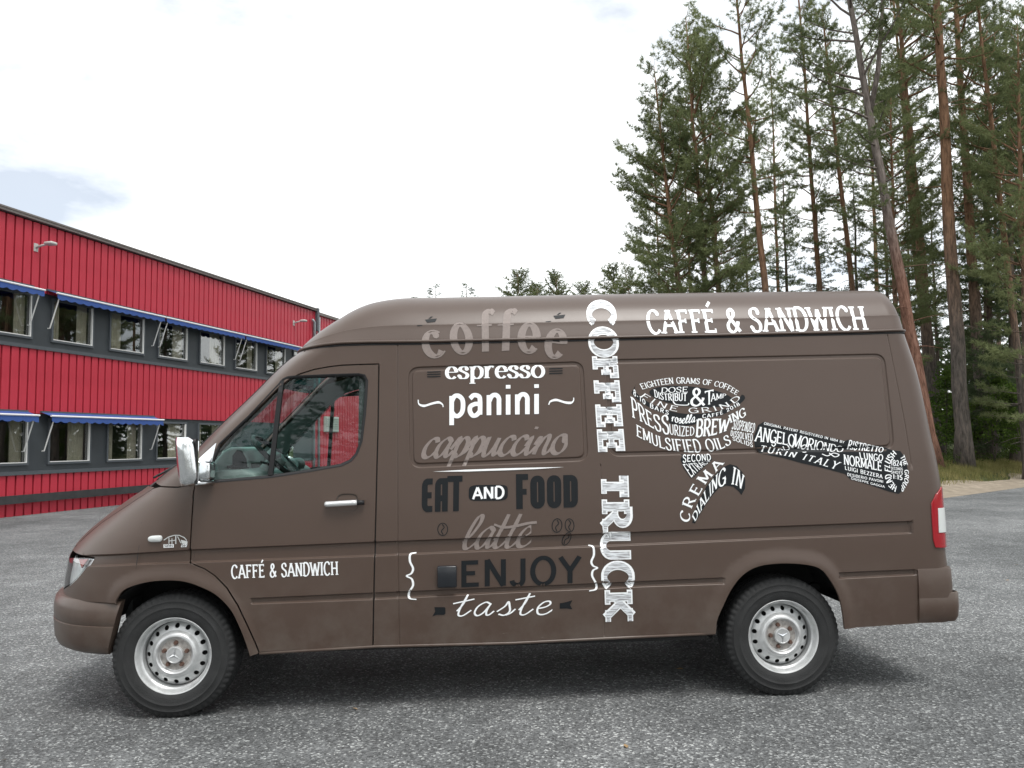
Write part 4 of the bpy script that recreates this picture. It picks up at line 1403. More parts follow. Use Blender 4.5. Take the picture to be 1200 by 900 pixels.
# ------------------------------------------------------------------ mirrors
def surf(px, py, off=0.0, mir=False):
    q, z = px2qz([(px, py)])[0]
    p = shell(np.array([q]), np.array([z]))[0] + shell_n(np.array([q]), np.array([z]))[0] * off
    if mir: p = p * np.array([1, -1, 1])
    return p
for mir in (False, True):
    s_ = -1 if not mir else 1
    mr = empty('door_mirror', parent=van)
    head_ = []
    # housing: rounded shield, front side swelling forward
    m_ = MB()
    z0, z1 = 1.312, 1.582
    nz, na = 14, 28
    V = []
    for i in range(nz + 1):
        t = i / nz
        z = z0 + (z1 - z0) * t
        e = min(1.0, (1 - abs(2 * t - 1) ** 5.5)) ** .5 if 0 < t < 1 else 0.05
        hx, hy = .052 * (0.78 + .22 * e), .105 * (0.70 + .30 * e)
        cx = .124 - .030 * (t - .5) - .012 * (1 - e)
        for k in range(na):
            a = 2 * PI * k / na
            ca_, sa_ = math.cos(a), math.sin(a)
            x = hx * np.sign(ca_) * abs(ca_) ** (.45 if ca_ > 0 else .8); y = hy * np.sign(sa_) * abs(sa_) ** .55
            V.append((cx + x * (e * .25 + .75), s_ * 1.095 + y * (e * .25 + .75), z))
    Fq = [(i*na + k, i*na + (k+1) % na, (i+1)*na + (k+1) % na, (i+1)*na + k) for i in range(nz) for k in range(na)]
    Fq += [tuple(range(na))[::-1], tuple(nz * na + k for k in range(na))]
    m_.add(V, Fq)
    head_.append(m_.obj('mirror_housing', CHROME, mr, auto=45))
    head_.append(MB().box((.172, s_ * 1.095 - .088, 1.335), (.178, s_ * 1.095 + .088, 1.56)).obj('mirror_glass', mat('mirror_glass', (.85, .86, .87), .03, metal=1.0) if not mir else MATS['mirror_glass'], mr))
    head_.append(MB().box((.160, s_ * 1.095 - .096, 1.325), (.1735, s_ * 1.095 + .096, 1.572)).obj('mirror_frame', TRIM, mr))
    rot_ = Matrix.Translation((.125, s_ * 1.095, 0)) @ Matrix.Rotation(math.radians(-s_ * 23), 4, 'Z') @ Matrix.Translation((-.125, -s_ * 1.095, 0))
    for h_ in head_: h_.data.transform(rot_)
    a = np.array([.205, s_ * .985, 1.40])
    o_ = MB().box((.170, s_ * 1.00 - .055, 1.345), (.235, s_ * 1.00 + .055, 1.435)).obj('mirror_bracket', CHROME, mr); bevel(o_, .012, 3)
    m_ = MB().tube([(.150, s_ * 1.06, 1.325), (.19, s_ * 1.01, 1.322), (.228, s_ * .965, 1.325)], .012, 10); m_.obj('mirror_arm', CHROME, mr, smooth=True)
    m_ = MB().tube([(.150, s_ * 1.06, 1.44), (.19, s_ * 1.01, 1.438), (.228, s_ * .965, 1.43)], .010, 10); m_.obj('mirror_arm', CHROME, mr, smooth=True)
    pts_ = [(254.5, 519.5), (247.5, 548), (246, 565), (231, 566), (229.5, 553), (231, 541)]
    A_ = [surf(x, y, .010, mir) for x, y in pts_]; B_ = [surf(x, y, -.006, mir) for x, y in pts_]
    n_ = len(A_)
    o_ = MB().add(A_ + B_, [tuple(range(n_)), tuple(range(n_, 2*n_))[::-1]] + [(i, (i+1) % n_, n_ + (i+1) % n_, n_ + i) for i in range(n_)]).obj('mirror_sail', CHROME, mr)
    bevel(o_, .003, 2)

# ------------------------------------------------------------------ door handles, repeaters, fuel hatch
CUP = mat('handle_cup', (0.055, 0.043, 0.036), 0.4)
for mir in (False, True):
    s_ = 1 if mir else -1
    dh = empty('door_handle', parent=parts['door', mir])
    l, r = surf(382.5, 590.5, 0, mir), surf(419, 588.5, 0, mir)
    k_ = surf(427.5, 588.5, 0, mir)
    o = np.array([0, s_, 0.0])
    cup = surf(407, 589, 0, mir)
    m_ = MB()
    V = []
    for ring_, (dep) in ((1.0, .0035), (.82, -.004), (.6, -.012), (.0, -.016)):
        for a in np.linspace(0, 2 * PI, 28, endpoint=False):
            V.append(cup + o * dep + ring_ * np.array([.062 * np.sign(math.cos(a)) * abs(math.cos(a)) ** .6, 0, .052 * np.sign(math.sin(a)) * abs(math.sin(a)) ** .6]))
    m_.add(V, [(i*28 + k, i*28 + (k+1) % 28, (i+1)*28 + (k+1) % 28, (i+1)*28 + k) for i in range(3) for k in range(28)])
    m_.obj('handle_cup', CUP, van, smooth=True)
    m_ = MB()
    for rz in (0,):
        pts_ = [l + o * .012, l + o * .026 + np.array([.02, 0, 0]), (l + r) / 2 + o * .032, r + o * .028]
        m_.tube(catmull(pts_, 5), [.013] + [.0165] * 14 + [.0155], 10)
    hb = m_.obj('handle_bar', SILVER, van, smooth=True)
    m_ = MB().tube([r + o * .026, k_ + o * .022], [.0155, .013], 10); lk = m_.obj('handle_lock', TRIM, van, smooth=True)
    bpy.data.objects.remove(dh)
    rp = surf(182, 631.3, 0, mir)
    tx_ = surf(189, 631, 0, mir) - surf(175, 631.6, 0, mir); tx_ /= np.linalg.norm(tx_)
    V = []
    for h, sc in ((.000, 1.0), (.008, .97), (.013, .82), (.015, .0)):
        for a in np.linspace(0, 2 * PI, 24, endpoint=False):
            V.append(rp + o * h + sc * (.040 * np.sign(math.cos(a)) * abs(math.cos(a)) ** .55 * tx_ + np.array([0, 0, .0185 * (1 + .12 * math.cos(a)) * np.sign(math.sin(a)) * abs(math.sin(a)) ** .7])))
    m_ = MB().add(V, [(i*24 + k, i*24 + (k+1) % 24, (i+1)*24 + (k+1) % 24, (i+1)*24 + k) for i in range(3) for k in range(24)])
    m_.obj('side_repeater', CLEAR_L, van, smooth=True)
a_, b_ = surf(512.5, 663, 0), surf(535.5, 687.5, 0)
o_ = MB().box((a_[0], -.992, b_[2]), (b_[0], -.950, a_[2])).obj('power_inlet', mat('inlet_black', (.012, .014, .018), .22, spec=.6), van)
bevel(o_, .008, 3)
# fine shut lines on the fender
for pts_ in ([(165.5, 612), (163, 640), (160.5, 656), (159, 672)],):
    m_ = MB(); m_.tube([surf(x, y, -.001) for x, y in pts_], .0018, 5); m_.obj('fender_seam', BLACK, parts['fender', False])
# ------------------------------------------------------------------ lettering and drawings on the near side
WHITE_V = mat('white_vinyl', (0.87, 0.89, 0.90), 0.45, var=0.03, scale=30)
DARK_V = mat('black_vinyl', (0.010, 0.012, 0.014), 0.5, spec=.22)
TAUPE_V = mat('taupe_vinyl', (0.225, 0.188, 0.172), 0.5, spec=.3, var=0.10, scale=60)
def chalk_mat():
    m, n, b = nodes_of('chalk_hatched_vinyl')
    t = n.nodes.new('ShaderNodeTexCoord')
    mp_ = n.nodes.new('ShaderNodeMapping'); mp_.inputs['Rotation'].default_value = (0, math.radians(42), 0); mp_.inputs['Scale'].default_value = (14, 1, 150)
    no = n.nodes.new('ShaderNodeTexNoise'); no.inputs['Scale'].default_value = 1.0; no.inputs['Detail'].default_value = 3; no.inputs['Distortion'].default_value = .4
    r = n.nodes.new('ShaderNodeValToRGB')
    r.color_ramp.elements[0].position = .40; r.color_ramp.elements[0].color = (.30, .30, .31, 1)
    r.color_ramp.elements[1].position = .58; r.color_ramp.elements[1].color = (.72, .75, .78, 1)
    n.links.new(t.outputs['Object'], mp_.inputs['Vector']); n.links.new(mp_.outputs['Vector'], no.inputs['Vector'])
    n.links.new(no.outputs['Fac'], r.inputs['Fac']); n.links.new(r.outputs['Color'], b.inputs['Base Color'])
    b.inputs['Roughness'].default_value = .5
    return m
CHALK_V = chalk_mat()

def arc(cx, cy, rx, ry, a0, a1, n=None):
    n = n or max(4, int(abs(a1 - a0) / 15))
    return [(cx + rx * math.cos(math.radians(a0 + (a1 - a0) * k / n)), cy + ry * math.sin(math.radians(a0 + (a1 - a0) * k / n))) for k in range(n + 1)]
def C_(*p): return ('c', [tuple(q) for q in catmull(p, 6)])
def L2(*p): return ('l', list(p))
def A_(*a): return ('c', arc(*a))
XH = .66
GL = {   # stroke skeletons: width, strokes
 'A': (.72, [L2((.02, 0), (.36, 1)), L2((.36, 1), (.70, 0)), L2((.15, .33), (.57, .33))]),
 'B': (.62, [L2((.10, 0), (.10, 1)), ('c', [(.10, 1), (.32, 1)] + arc(.32, .76, .22, .24, 90, -90) + [(.10, .52)]), ('c', [(.10, .52), (.34, .52)] + arc(.34, .26, .25, .26, 90, -90) + [(.10, 0)])]),
 'C': (.66, [A_(.36, .5, .32, .5, 42, 318, 22)]),
 'D': (.68, [L2((.10, 0), (.10, 1)), ('c', [(.10, 1), (.28, 1)] + arc(.28, .5, .36, .5, 90, -90) + [(.10, 0)])]),
 'E': (.60, [L2((.10, 0), (.10, 1)), L2((.10, 1), (.56, 1)), L2((.10, .52), (.46, .52)), L2((.10, 0), (.58, 0))]),
 'F': (.58, [L2((.10, 0), (.10, 1)), L2((.10, 1), (.56, 1)), L2((.10, .52), (.46, .52))]),
 'G': (.70, [A_(.37, .5, .33, .5, 42, 345, 22), L2((.42, .42), (.70, .42)), L2((.66, .42), (.66, .08))]),
 'H': (.72, [L2((.10, 0), (.10, 1)), L2((.62, 0), (.62, 1)), L2((.10, .5), (.62, .5))]),
 'I': (.26, [L2((.13, 0), (.13, 1))]),
 'J': (.50, [('c', [(.38, 1), (.38, .25)] + arc(.20, .22, .18, .22, 0, -170))]),
 'K': (.68, [L2((.10, 0), (.10, 1)), L2((.12, .38), (.60, 1)), L2((.26, .56), (.64, 0))]),
 'L': (.58, [L2((.10, 0), (.10, 1)), L2((.10, 0), (.56, 0))]),
 'M': (.86, [L2((.10, 0), (.10, 1)), L2((.10, 1), (.43, .12)), L2((.43, .12), (.76, 1)), L2((.76, 1), (.76, 0))]),
 'N': (.72, [L2((.10, 0), (.10, 1)), L2((.10, 1), (.62, 0)), L2((.62, 0), (.62, 1))]),
 'O': (.76, [A_(.38, .5, .34, .5, 0, 360, 30)]),
 'P': (.60, [L2((.10, 0), (.10, 1)), ('c', [(.10, 1), (.30, 1)] + arc(.30, .73, .25, .27, 90, -90) + [(.10, .46)])]),
 'R': (.66, [L2((.10, 0), (.10, 1)), ('c', [(.10, 1), (.30, 1)] + arc(.30, .74, .25, .26, 90, -90) + [(.10, .48)]), L2((.30, .48), (.62, 0))]),
 'S': (.58, [C_((.50, .80), (.44, .95), (.28, 1.0), (.12, .92), (.08, .76), (.16, .62), (.30, .53), (.45, .42), (.51, .25), (.44, .06), (.28, 0), (.12, .05), (.06, .20))]),
 'T': (.62, [L2((.31, 0), (.31, 1)), L2((.02, 1), (.60, 1))]),
 'U': (.70, [('c', [(.10, 1), (.10, .3)] + arc(.35, .28, .25, .28, 180, 360) + [(.60, .3), (.60, 1)])]),
 'V': (.70, [L2((.02, 1), (.35, 0)), L2((.35, 0), (.68, 1))]),
 'W': (.98, [L2((.02, 1), (.26, 0)), L2((.26, 0), (.49, .9)), L2((.49, .9), (.72, 0)), L2((.72, 0), (.96, 1))]),
 'X': (.66, [L2((.04, 1), (.62, 0)), L2((.04, 0), (.62, 1))]),
 'Y': (.66, [L2((.02, 1), (.33, .48)), L2((.33, .48), (.64, 1)), L2((.33, .48), (.33, 0))]),
 'Z': (.60, [L2((.05, 1), (.55, 1)), L2((.55, 1), (.05, 0)), L2((.05, 0), (.57, 0))]),
 '&': (.70, [C_((.66, .02), (.42, .36), (.20, .66), (.18, .86), (.30, .99), (.44, .88), (.42, .70), (.22, .50), (.08, .32), (.10, .10), (.28, .0), (.46, .10), (.60, .34), (.62, .46))]),
 '0': (.60, [A_(.30, .5, .25, .5, 0, 360, 26)]), '1': (.34, [L2((.20, 0), (.20, 1)), L2((.20, 1), (.06, .84))]),
 '2': (.56, [C_((.08, .76), (.14, .95), (.30, 1), (.46, .9), (.46, .7), (.30, .42), (.06, .02)), L2((.06, 0), (.52, 0))]),
 '4': (.60, [L2((.42, 0), (.42, 1)), L2((.42, 1), (.05, .30)), L2((.05, .30), (.56, .30))]),
 '5': (.56, [C_((.06, .14), (.2, 0), (.38, .05), (.48, .28), (.40, .52), (.24, .58), (.10, .52)), L2((.10, .52), (.14, 1)), L2((.14, 1), (.48, 1))]),
 '8': (.58, [A_(.29, .75, .20, .24, 0, 360, 18), A_(.29, .26, .25, .26, 0, 360, 18)]),
 '-': (.34, [L2((.06, .45), (.28, .45))]), ':': (.2, [L2((.1, .15), (.1, .25)), L2((.1, .6), (.1, .7))]), '.': (.2, [L2((.1, 0), (.1, .1))]), ' ': (.34, []),
 'a': (.56, [C_((.08, .56), (.22, .67), (.40, .62), (.44, .46), (.44, .02)), C_((.44, .36), (.28, .38), (.10, .30), (.08, .14), (.18, .0), (.32, .02), (.44, .14))]),
 'c': (.50, [A_(.28, .33, .22, .33, 45, 315, 18)]),
 'e': (.52, [('c', [(.06, .36), (.47, .36)] + arc(.27, .33, .21, .33, 6, 318, 20))]),
 'f': (.40, [C_((.42, .92), (.32, 1.0), (.20, .94), (.17, .78), (.17, .40), (.17, 0)), L2((.02, .64), (.36, .64))]),
 'i': (.26, [L2((.13, 0), (.13, XH)), L2((.13, .86), (.13, .98))]),
 'l': (.26, [L2((.13, 0), (.13, 1))]),
 'n': (.56, [L2((.10, 0), (.10, XH)), C_((.10, .44), (.20, .62), (.34, .66), (.45, .56), (.46, .38), (.46, 0))]),
 'o': (.56, [A_(.28, .33, .23, .33, 0, 360, 24)]),
 'p': (.58, [L2((.10, -.30), (.10, XH)), C_((.10, .48), (.20, .64), (.34, .66), (.48, .54), (.51, .33), (.47, .12), (.34, .0), (.20, .02), (.10, .14))]),
 'r': (.42, [L2((.10, 0), (.10, XH)), C_((.10, .40), (.18, .58), (.28, .66), (.40, .62))]),
 's': (.46, [C_((.38, .52), (.32, .63), (.22, .66), (.10, .60), (.08, .48), (.20, .38), (.34, .28), (.39, .16), (.32, .03), (.20, 0), (.10, .03), (.05, .15))]),
 't': (.38, [C_((.16, .90), (.16, .40), (.17, .12), (.24, .02), (.36, .08)), L2((.02, XH), (.34, XH))]),
 'u': (.56, [C_((.10, XH), (.10, .30), (.13, .06), (.24, 0), (.38, .08), (.46, .24)), L2((.46, XH), (.46, 0))]),
 'b': (.56, [L2((.10, 0), (.10, 1)), C_((.10, .50), (.22, .65), (.36, .64), (.48, .50), (.49, .3), (.44, .1), (.32, 0), (.2, .02), (.10, .14))]),
}
GL['\u00c9'] = (GL['E'][0], GL['E'][1] + [L2((.28, 1.12), (.46, 1.32))])
# joined brush script, slanted
SC = {
 'c': (.42, [C_((.40, .52), (.34, .65), (.20, .62), (.08, .38), (.08, .12), (.18, 0), (.32, .06), (.48, .30))]),
 'a': (.50, [C_((.42, .56), (.28, .66), (.10, .46), (.05, .16), (.14, .0), (.28, .14), (.42, .56)), C_((.42, .60), (.36, .25), (.38, .04), (.46, .04), (.56, .22))]),
 'p': (.50, [C_((.0, .26), (.12, .56), (.18, .66), (.16, .30), (.10, -.34)), C_((.16, .36), (.28, .62), (.40, .64), (.46, .48), (.40, .16), (.26, .0), (.16, .10)), C_((.30, .02), (.44, .12), (.54, .30))]),
 'u': (.54, [C_((.04, .40), (.12, .64), (.10, .30), (.12, .04), (.22, .02), (.36, .28), (.44, .62)), C_((.44, .62), (.40, .26), (.42, .04), (.50, .06), (.58, .24))]),
 'r': (.40, [C_((.02, .30), (.12, .62), (.10, .3), (.08, .0)), C_((.09, .30), (.22, .6), (.38, .62))]),
 'i': (.30, [C_((.02, .30), (.14, .62), (.10, .26), (.12, .04), (.20, .04), (.34, .28)), L2((.17, .90), (.19, .98))]),
 'n': (.56, [C_((.02, .34), (.12, .62), (.12, .4), (.08, .0)), C_((.10, .20), (.24, .56), (.36, .66), (.40, .52), (.36, .20), (.40, .02), (.50, .08), (.60, .30))]),
 'o': (.50, [A_(.25, .33, .20, .33, 60, 420, 24), C_((.32, .62), (.36, .44), (.48, .46), (.62, .62))]),
 'l': (.40, [C_((.02, .20), (.20, .44), (.34, .80), (.34, 1.02), (.24, 1.02), (.14, .70), (.08, .30), (.12, .04), (.24, .02), (.42, .24))]),
 't': (.36, [C_((.04, .24), (.16, .60), (.22, 1.06)), C_((.22, 1.06), (.12, .45), (.10, .10), (.16, .0), (.26, .04), (.42, .28))]),
 'e': (.44, [C_((.06, .30), (.24, .36), (.36, .50), (.32, .64), (.18, .60), (.06, .36), (.08, .10), (.18, 0), (.34, .06), (.54, .34))]),
 's': (.44, [C_((.02, .18), (.20, .44), (.26, .66), (.32, .46), (.36, .18), (.24, 0), (.08, .06)), C_((.28, .0), (.40, .1), (.5, .3))]),
}

def stroke_quads(pts, tk, tn, nib, cap=.0):
    """a pen stroke as a chain of quads; tk / tn: widest and thinnest line of the pen"""
    P = np.asarray(pts, float)
    if len(P) == 2: P = np.array([P[0] + (P[1] - P[0]) * k / 3 for k in range(4)])
    closed = np.hypot(*(P[0] - P[-1])) < 1e-6
    T = np.gradient(P, axis=0)
    if closed:
        T[0] = T[-1] = P[1] - P[-2]
    T /= np.linalg.norm(T, axis=1, keepdims=True) + 1e-9
    if cap and not closed:
        P = P.copy(); P[0] = P[0] - T[0] * cap; P[-1] = P[-1] + T[-1] * cap
    ang = np.arctan2(T[:, 1], T[:, 0])
    w = tn + (tk - tn) * np.abs(np.sin(ang - nib))
    N = np.stack([-T[:, 1], T[:, 0]], 1) * (w / 2)[:, None]
    Lf, Rt = P + N, P - N
    return [[tuple(Lf[i]), tuple(Lf[i+1]), tuple(Rt[i+1]), tuple(Rt[i])] for i in range(len(P) - 1)]

def glyph_polys(ch, st):
    font = st.get('font', GL)
    w, strokes = font.get(ch) or GL.get(ch) or GL[ch.upper()]
    tk, tn, nib = st['tk'], st['tn'], math.radians(st.get('nib', 12))
    sx = st.get('sx', 1.0)
    sl, sh = st.get('serif', 0), st.get('sh', st['tn'])
    polys = []
    asc = {0.0, 1.0, XH, -.30}
    for kind, pts in strokes:
        pts = [(x * sx, y) for x, y in pts]
        d = np.subtract(pts[-1], pts[0])
        straight = kind == 'l'
        cap = 0
        if straight and not sl and abs(d[1]) > abs(d[0]) * 2: cap = 0
        if straight and not sl and abs(d[0]) > abs(d[1]) * 2: cap = 0
        if straight and abs(d[0]) > 3 * abs(d[1]):            # horizontals stay inside the letter height
            y = pts[0][1]
            if y >= .99: pts = [(a, b - tn / 2) for a, b in pts]
            elif y <= .01: pts = [(a, b + tn / 2) for a, b in pts]
            if not sl: pts = [(pts[0][0] - (tk / 2 if pts[0][0] < .2 * sx else 0), pts[0][1]), pts[1]]
        polys += stroke_quads(pts, tk, tn, nib, cap)
        if kind == 'c' and st.get('inline'): pass
        if sl and straight:
            for p, o in ((pts[0], pts[-1]), (pts[-1], pts[0])):
                if abs(d[1]) > .6 * abs(d[0]) and any(abs(p[1] - a) < .015 for a in asc):
                    y0, y1 = (p[1] - sh, p[1]) if (p[1] > o[1]) else (p[1], p[1] + sh)
                    if ch in 'MNVW' and len(strokes) > 1 and ((ch in 'NM' and 0.2 < p[0] / (w * sx) < .8) or (ch == 'N' and ((p[0] > .5 * w * sx and p[1] == 0)))): continue
                    polys.append([(p[0] - tk / 2 - sl, y0), (p[0] + tk / 2 + sl, y0), (p[0] + tk / 2 + sl, y1), (p[0] - tk / 2 - sl, y1)])
                elif abs(d[0]) > 3 * abs(d[1]) and p[0] > o[0] and ch in 'EFLTZ\u00c9G':
                    up = p[1] < .3
                    if ch == 'T' or p[1] > .7: up = False
                    mid = .3 < p[1] < .7
                    ya, yb = (p[1] - sl - tn/2, p[1] + sl + tn/2) if mid else ((p[1] - tn/2, p[1] + tn/2 + sl * 1.5) if up else (p[1] - tn/2 - sl * 1.5, p[1] + tn/2))
                    polys.append([(p[0] - sh, ya), (p[0], ya), (p[0], yb), (p[0] - sh, yb)])
                elif ch == 'T' and abs(d[0]) > 3 * abs(d[1]):
                    polys.append([(p[0], p[1] - tn/2 - sl * 1.5), (p[0] + sh, p[1] - tn/2 - sl * 1.5), (p[0] + sh, p[1] + tn/2), (p[0], p[1] + tn/2)])
        if sl and kind == 'c' and ch in 'CGScs' and st.get('ball', True):
            for p in ((pts[0], pts[-1]) if ch in 'Ss' else (pts[0],)):
                rr_ = tk * .52
                polys.append([(p[0] + rr_ * math.cos(a) - .02, p[1] + rr_ * math.sin(a)) for a in np.linspace(0, 2*PI, 9)[:-1]])
    sn = st.get('slant', 0)
    if sn: polys = [[(x + y * sn, y) for x, y in q] for q in polys]
    return polys, w * sx

def layout(text, st):
    x = 0; polys = []
    for ch in text:
        p, w = glyph_polys(ch, st)
        polys += [[(a + x, b) for a, b in q] for q in p]
        x += w + st.get('track', .05)
    return polys, x - st.get('track', .05)

# surface of the van side as seen along the camera rays
_vv, _ff = [], []
for v_, f_ in PANEL_POLYS + [roof_polys]:
    b_ = len(_vv); _vv += [Vector(map(float, p)) for p in v_]; _ff += [tuple(i + b_ for i in q) for q in f_]
BVH1 = BVHTree.FromPolygons(_vv, _ff)
_q, _z = np.meshgrid(np.arange(-.4, 4.55, .02), np.arange(.3, 2.2, .02))
_pp = shell(_q.ravel(), _z.ravel()); _w = _q.shape[1]
_fq = [(i*_w + k, i*_w + k + 1, (i+1)*_w + k + 1, (i+1)*_w + k) for i in range(_q.shape[0] - 1) for k in range(_w - 1)]
BVH2 = BVHTree.FromPolygons([Vector(p) for p in _pp] , _fq)
_cv = Vector(CAM_V)
def on_side(px, py, off):
    d = Vector(vray(px, py)).normalized()
    h = BVH1.ray_cast(_cv, d)
    g = BVH2.ray_cast(_cv, d)
    if h[0] is None or (g[0] is not None and h[3] - g[3] > .03): h = g
    if h[0] is None: return None
    n = h[1]
    if n.dot(d) > 0: n = -n
    return h[0] - d * off

def decal(name, polys, m, off=.0028, label=None, grid=4.0, parent=None, spacing=True):
    """polys: outlines in photograph pixels; they are merged and laid on the side"""
    V = []; Fc = []
    for q in polys:
        a = sum(q[i][0] * q[(i+1) % len(q)][1] - q[(i+1) % len(q)][0] * q[i][1] for i in range(len(q)))
        if abs(a) < 1e-5: continue
        if a < 0: q = q[::-1]
        Fc.append(list(range(len(V), len(V) + len(q)))); V += [Vector((p[0], p[1])) for p in q]
    A = np.array([(v.x, v.y) for v in V])
    x0, y0 = A.min(0); x1, y1 = A.max(0)
    if grid:
        for gx_ in np.arange(x0 + .37, x1, grid):
            for gy_ in np.arange(y0 + .41, y1, grid): V.append(Vector((gx_, gy_)))
    vv, ee, ff, ov, oe, of = delaunay_2d_cdt(V, [], Fc, 0, 1e-4)
    pv = np.array([(v.x, v.y) for v in vv])
    tr = np.array([f for f in ff if len(f) == 3])
    cen = pv[tr].mean(1)
    order = np.argsort(cen[:, 0]); cs = cen[order]; keep = np.zeros(len(tr), bool)
    for fc in Fc:
        q = A[fc[0]:fc[-1] + 1]
        a0, a1 = np.searchsorted(cs[:, 0], [q[:, 0].min(), q[:, 0].max()])
        if a1 <= a0: continue
        c = cs[a0:a1]
        sel = np.where((c[:, 1] > q[:, 1].min()) & (c[:, 1] < q[:, 1].max()))[0]
        if len(sel): keep[a0 + sel] |= inside_poly(c[sel], q)
    faces = [tuple(t) for t in tr[order[keep]]]
    used = sorted({i for f in faces for i in f})
    mp_ = {i: k for k, i in enumerate(used)}
    pts = [on_side(vv[i].x, vv[i].y, off) for i in used]
    ok = [p is not None for p in pts]
    V3 = [tuple(p) if p is not None else (0, 0, 1) for p in pts]
    F3 = [tuple(mp_[i] for i in f) for f in faces]
    F3 = [f for f in F3 if all(ok[i] for i in f)]
    # drop slivers torn between depths
    P3 = np.array(V3)
    F3 = [f for f in F3 if max(np.linalg.norm(P3[f[i]] - P3[f[i-1]]) for i in range(len(f))) < .16]
    o = obj(name, V3, F3, m, parent or van)
    bm = bmesh.new(); bm.from_mesh(o.data)
    for f in bm.faces:
        if f.normal.y > 0: f.normal_flip()
    bm.to_mesh(o.data); bm.free()
    if label: o['label'] = label
    return o

def curve_fn(pts):
    P = np.asarray(pts, float)
    if len(P) > 2: P = catmull(P, 10)
    s = np.concatenate([[0], np.cumsum(np.hypot(*np.diff(P, axis=0).T))]); s /= s[-1]
    return lambda u: np.array([np.interp(u, s, P[:, 0]), np.interp(u, s, P[:, 1])])
def text_px(text, st, base, top):
    """polygons in pixels: the line of text stretched between the base line and the cap line"""
    polys, w = layout(text, st)
    B, T = curve_fn(base), curve_fn(top)
    outp = []
    for q in polys:
        r = []
        for x, y in q:
            u = min(1.02, max(-.02, x / w))
            b, t = B(min(1, max(0, u))), T(min(1, max(0, u)))
            if u < 0 or u > 1:
                e = (B(1) - B(.98)) / .02 * (u - 1) if u > 1 else (B(.02) - B(0)) / .02 * u
                b, t = b + e, t + e
            r.append(tuple(b + (t - b) * y))
        outp.append(r)
    return outp

CAF = dict(tk=.155, tn=.085, nib=20, serif=.055, sh=.07, track=.10, sx=.86)
SLAB = dict(tk=.31, tn=.21, nib=0, serif=.09, sh=.20, track=.17, sx=1.25, ball=False)
SLAB_IN = dict(SLAB)
ROM = dict(tk=.14, tn=.05, nib=10, serif=.05, sh=.045, track=.08)
SANS = dict(tk=.155, tn=.145, nib=0, track=.10)
def rbox(x0, x1, y0, y1, r): return [(x0, (y0 + y1) / 2), (x0, y1 - r)] + arc(x0 + r, y1 - r, r, r, 180, 90, 5) + arc(x1 - r, y1 - r, r, r, 90, 0, 5) + [(x1, y0 + r)] + arc(x1 - r, y0 + r, r, r, 0, -90, 5) + arc(x0 + r, y0 + r, r, r, 270, 180, 5) + [(x0, (y0 + y1) / 2)]
PF = {'O': (.52, [('c', rbox(.12, .40, .09, .91, .14))]), 'D': (.52, [L2((.12, 0), (.12, 1)), ('c', [(.0, .91), (.26, .91)] + arc(.26, .77, .14, .14, 90, 0, 5) + arc(.26, .23, .14, .14, 0, -90, 5) + [(.0, .09)])]),
      'E': (.46, [('c', [(.44, .91), (.26, .91)] + arc(.26, .77, .14, .14, 90, 180, 5) + arc(.26, .23, .14, .14, 180, 270, 5) + [(.44, .09)]), L2((.12, .5), (.40, .5))]),
      'A': (.54, [('c', [(.12, 0), (.12, .77)] + arc(.26, .77, .14, .14, 180, 90, 5) + [(.41, .91)]), L2((.41, 0), (.41, 1)), L2((.12, .40), (.41, .40))]),
      'F': (.44, [L2((.12, 0), (.12, 1)), L2((.12, .97), (.44, .97)), L2((.12, .52), (.38, .52))]), 'T': (.50, [L2((.25, 0), (.25, 1)), L2((.0, .97), (.50, .97))])}
POSTER = dict(font=PF, tk=.235, tn=.18, nib=0, track=.075)
GEO = dict(tk=.17, tn=.16, nib=0, track=.16, sx=1.05)
SMALL = dict(tk=.15, tn=.12, nib=0, track=.12)

# --- caffe & sandwich, on the roof and on the door
for base, top, lb in (([(761, 391), (1017, 386.3)], [(756.5, 364), (1010.5, 359)], 'white words CAFF\u00c9 & SANDWICH on the roof side'),
                      ([(271.5, 678), (396, 673.6)], [(271, 662.5), (395.5, 658)], 'white words CAFF\u00c9 & SANDWICH on the front door')):
    decal('lettering', text_px('CAFF\u00c9 & SANDWICH', CAF, base, top), WHITE_V, label=lb, grid=3.5)
# --- coffee truck, running down the side
for tx, base, top in (('COFFEE', [(689.5, 354.5), (701, 530.5)], [(718, 354.5), (733, 530)]), ('TRUCK', [(704, 556.5), (709.5, 725.5)], [(736.5, 556.5), (742, 724.5)])):
    pw = text_px(tx, SLAB, base, top)
    o_ = decal('lettering', pw, WHITE_V, off=.0026, label='large white chalk style word ' + tx + ' running down the side', grid=3.5)
    B0, T0 = np.array(base, float), np.array(top, float)
    st2 = dict(SLAB); st2['tk'] = .22; st2['tn'] = .13; st2['sh'] = .12; st2['serif'] = .085
    decal('chalk_hatching', text_px(tx, st2, [tuple(B0[0] + (T0[0]-B0[0]) * .05), tuple(B0[1] + (T0[1]-B0[1]) * .05)], [tuple(T0[0] - (T0[0]-B0[0]) * .05), tuple(T0[1] - (T0[1]-B0[1]) * .05)]), CHALK_V, off=.0040, grid=3.5)
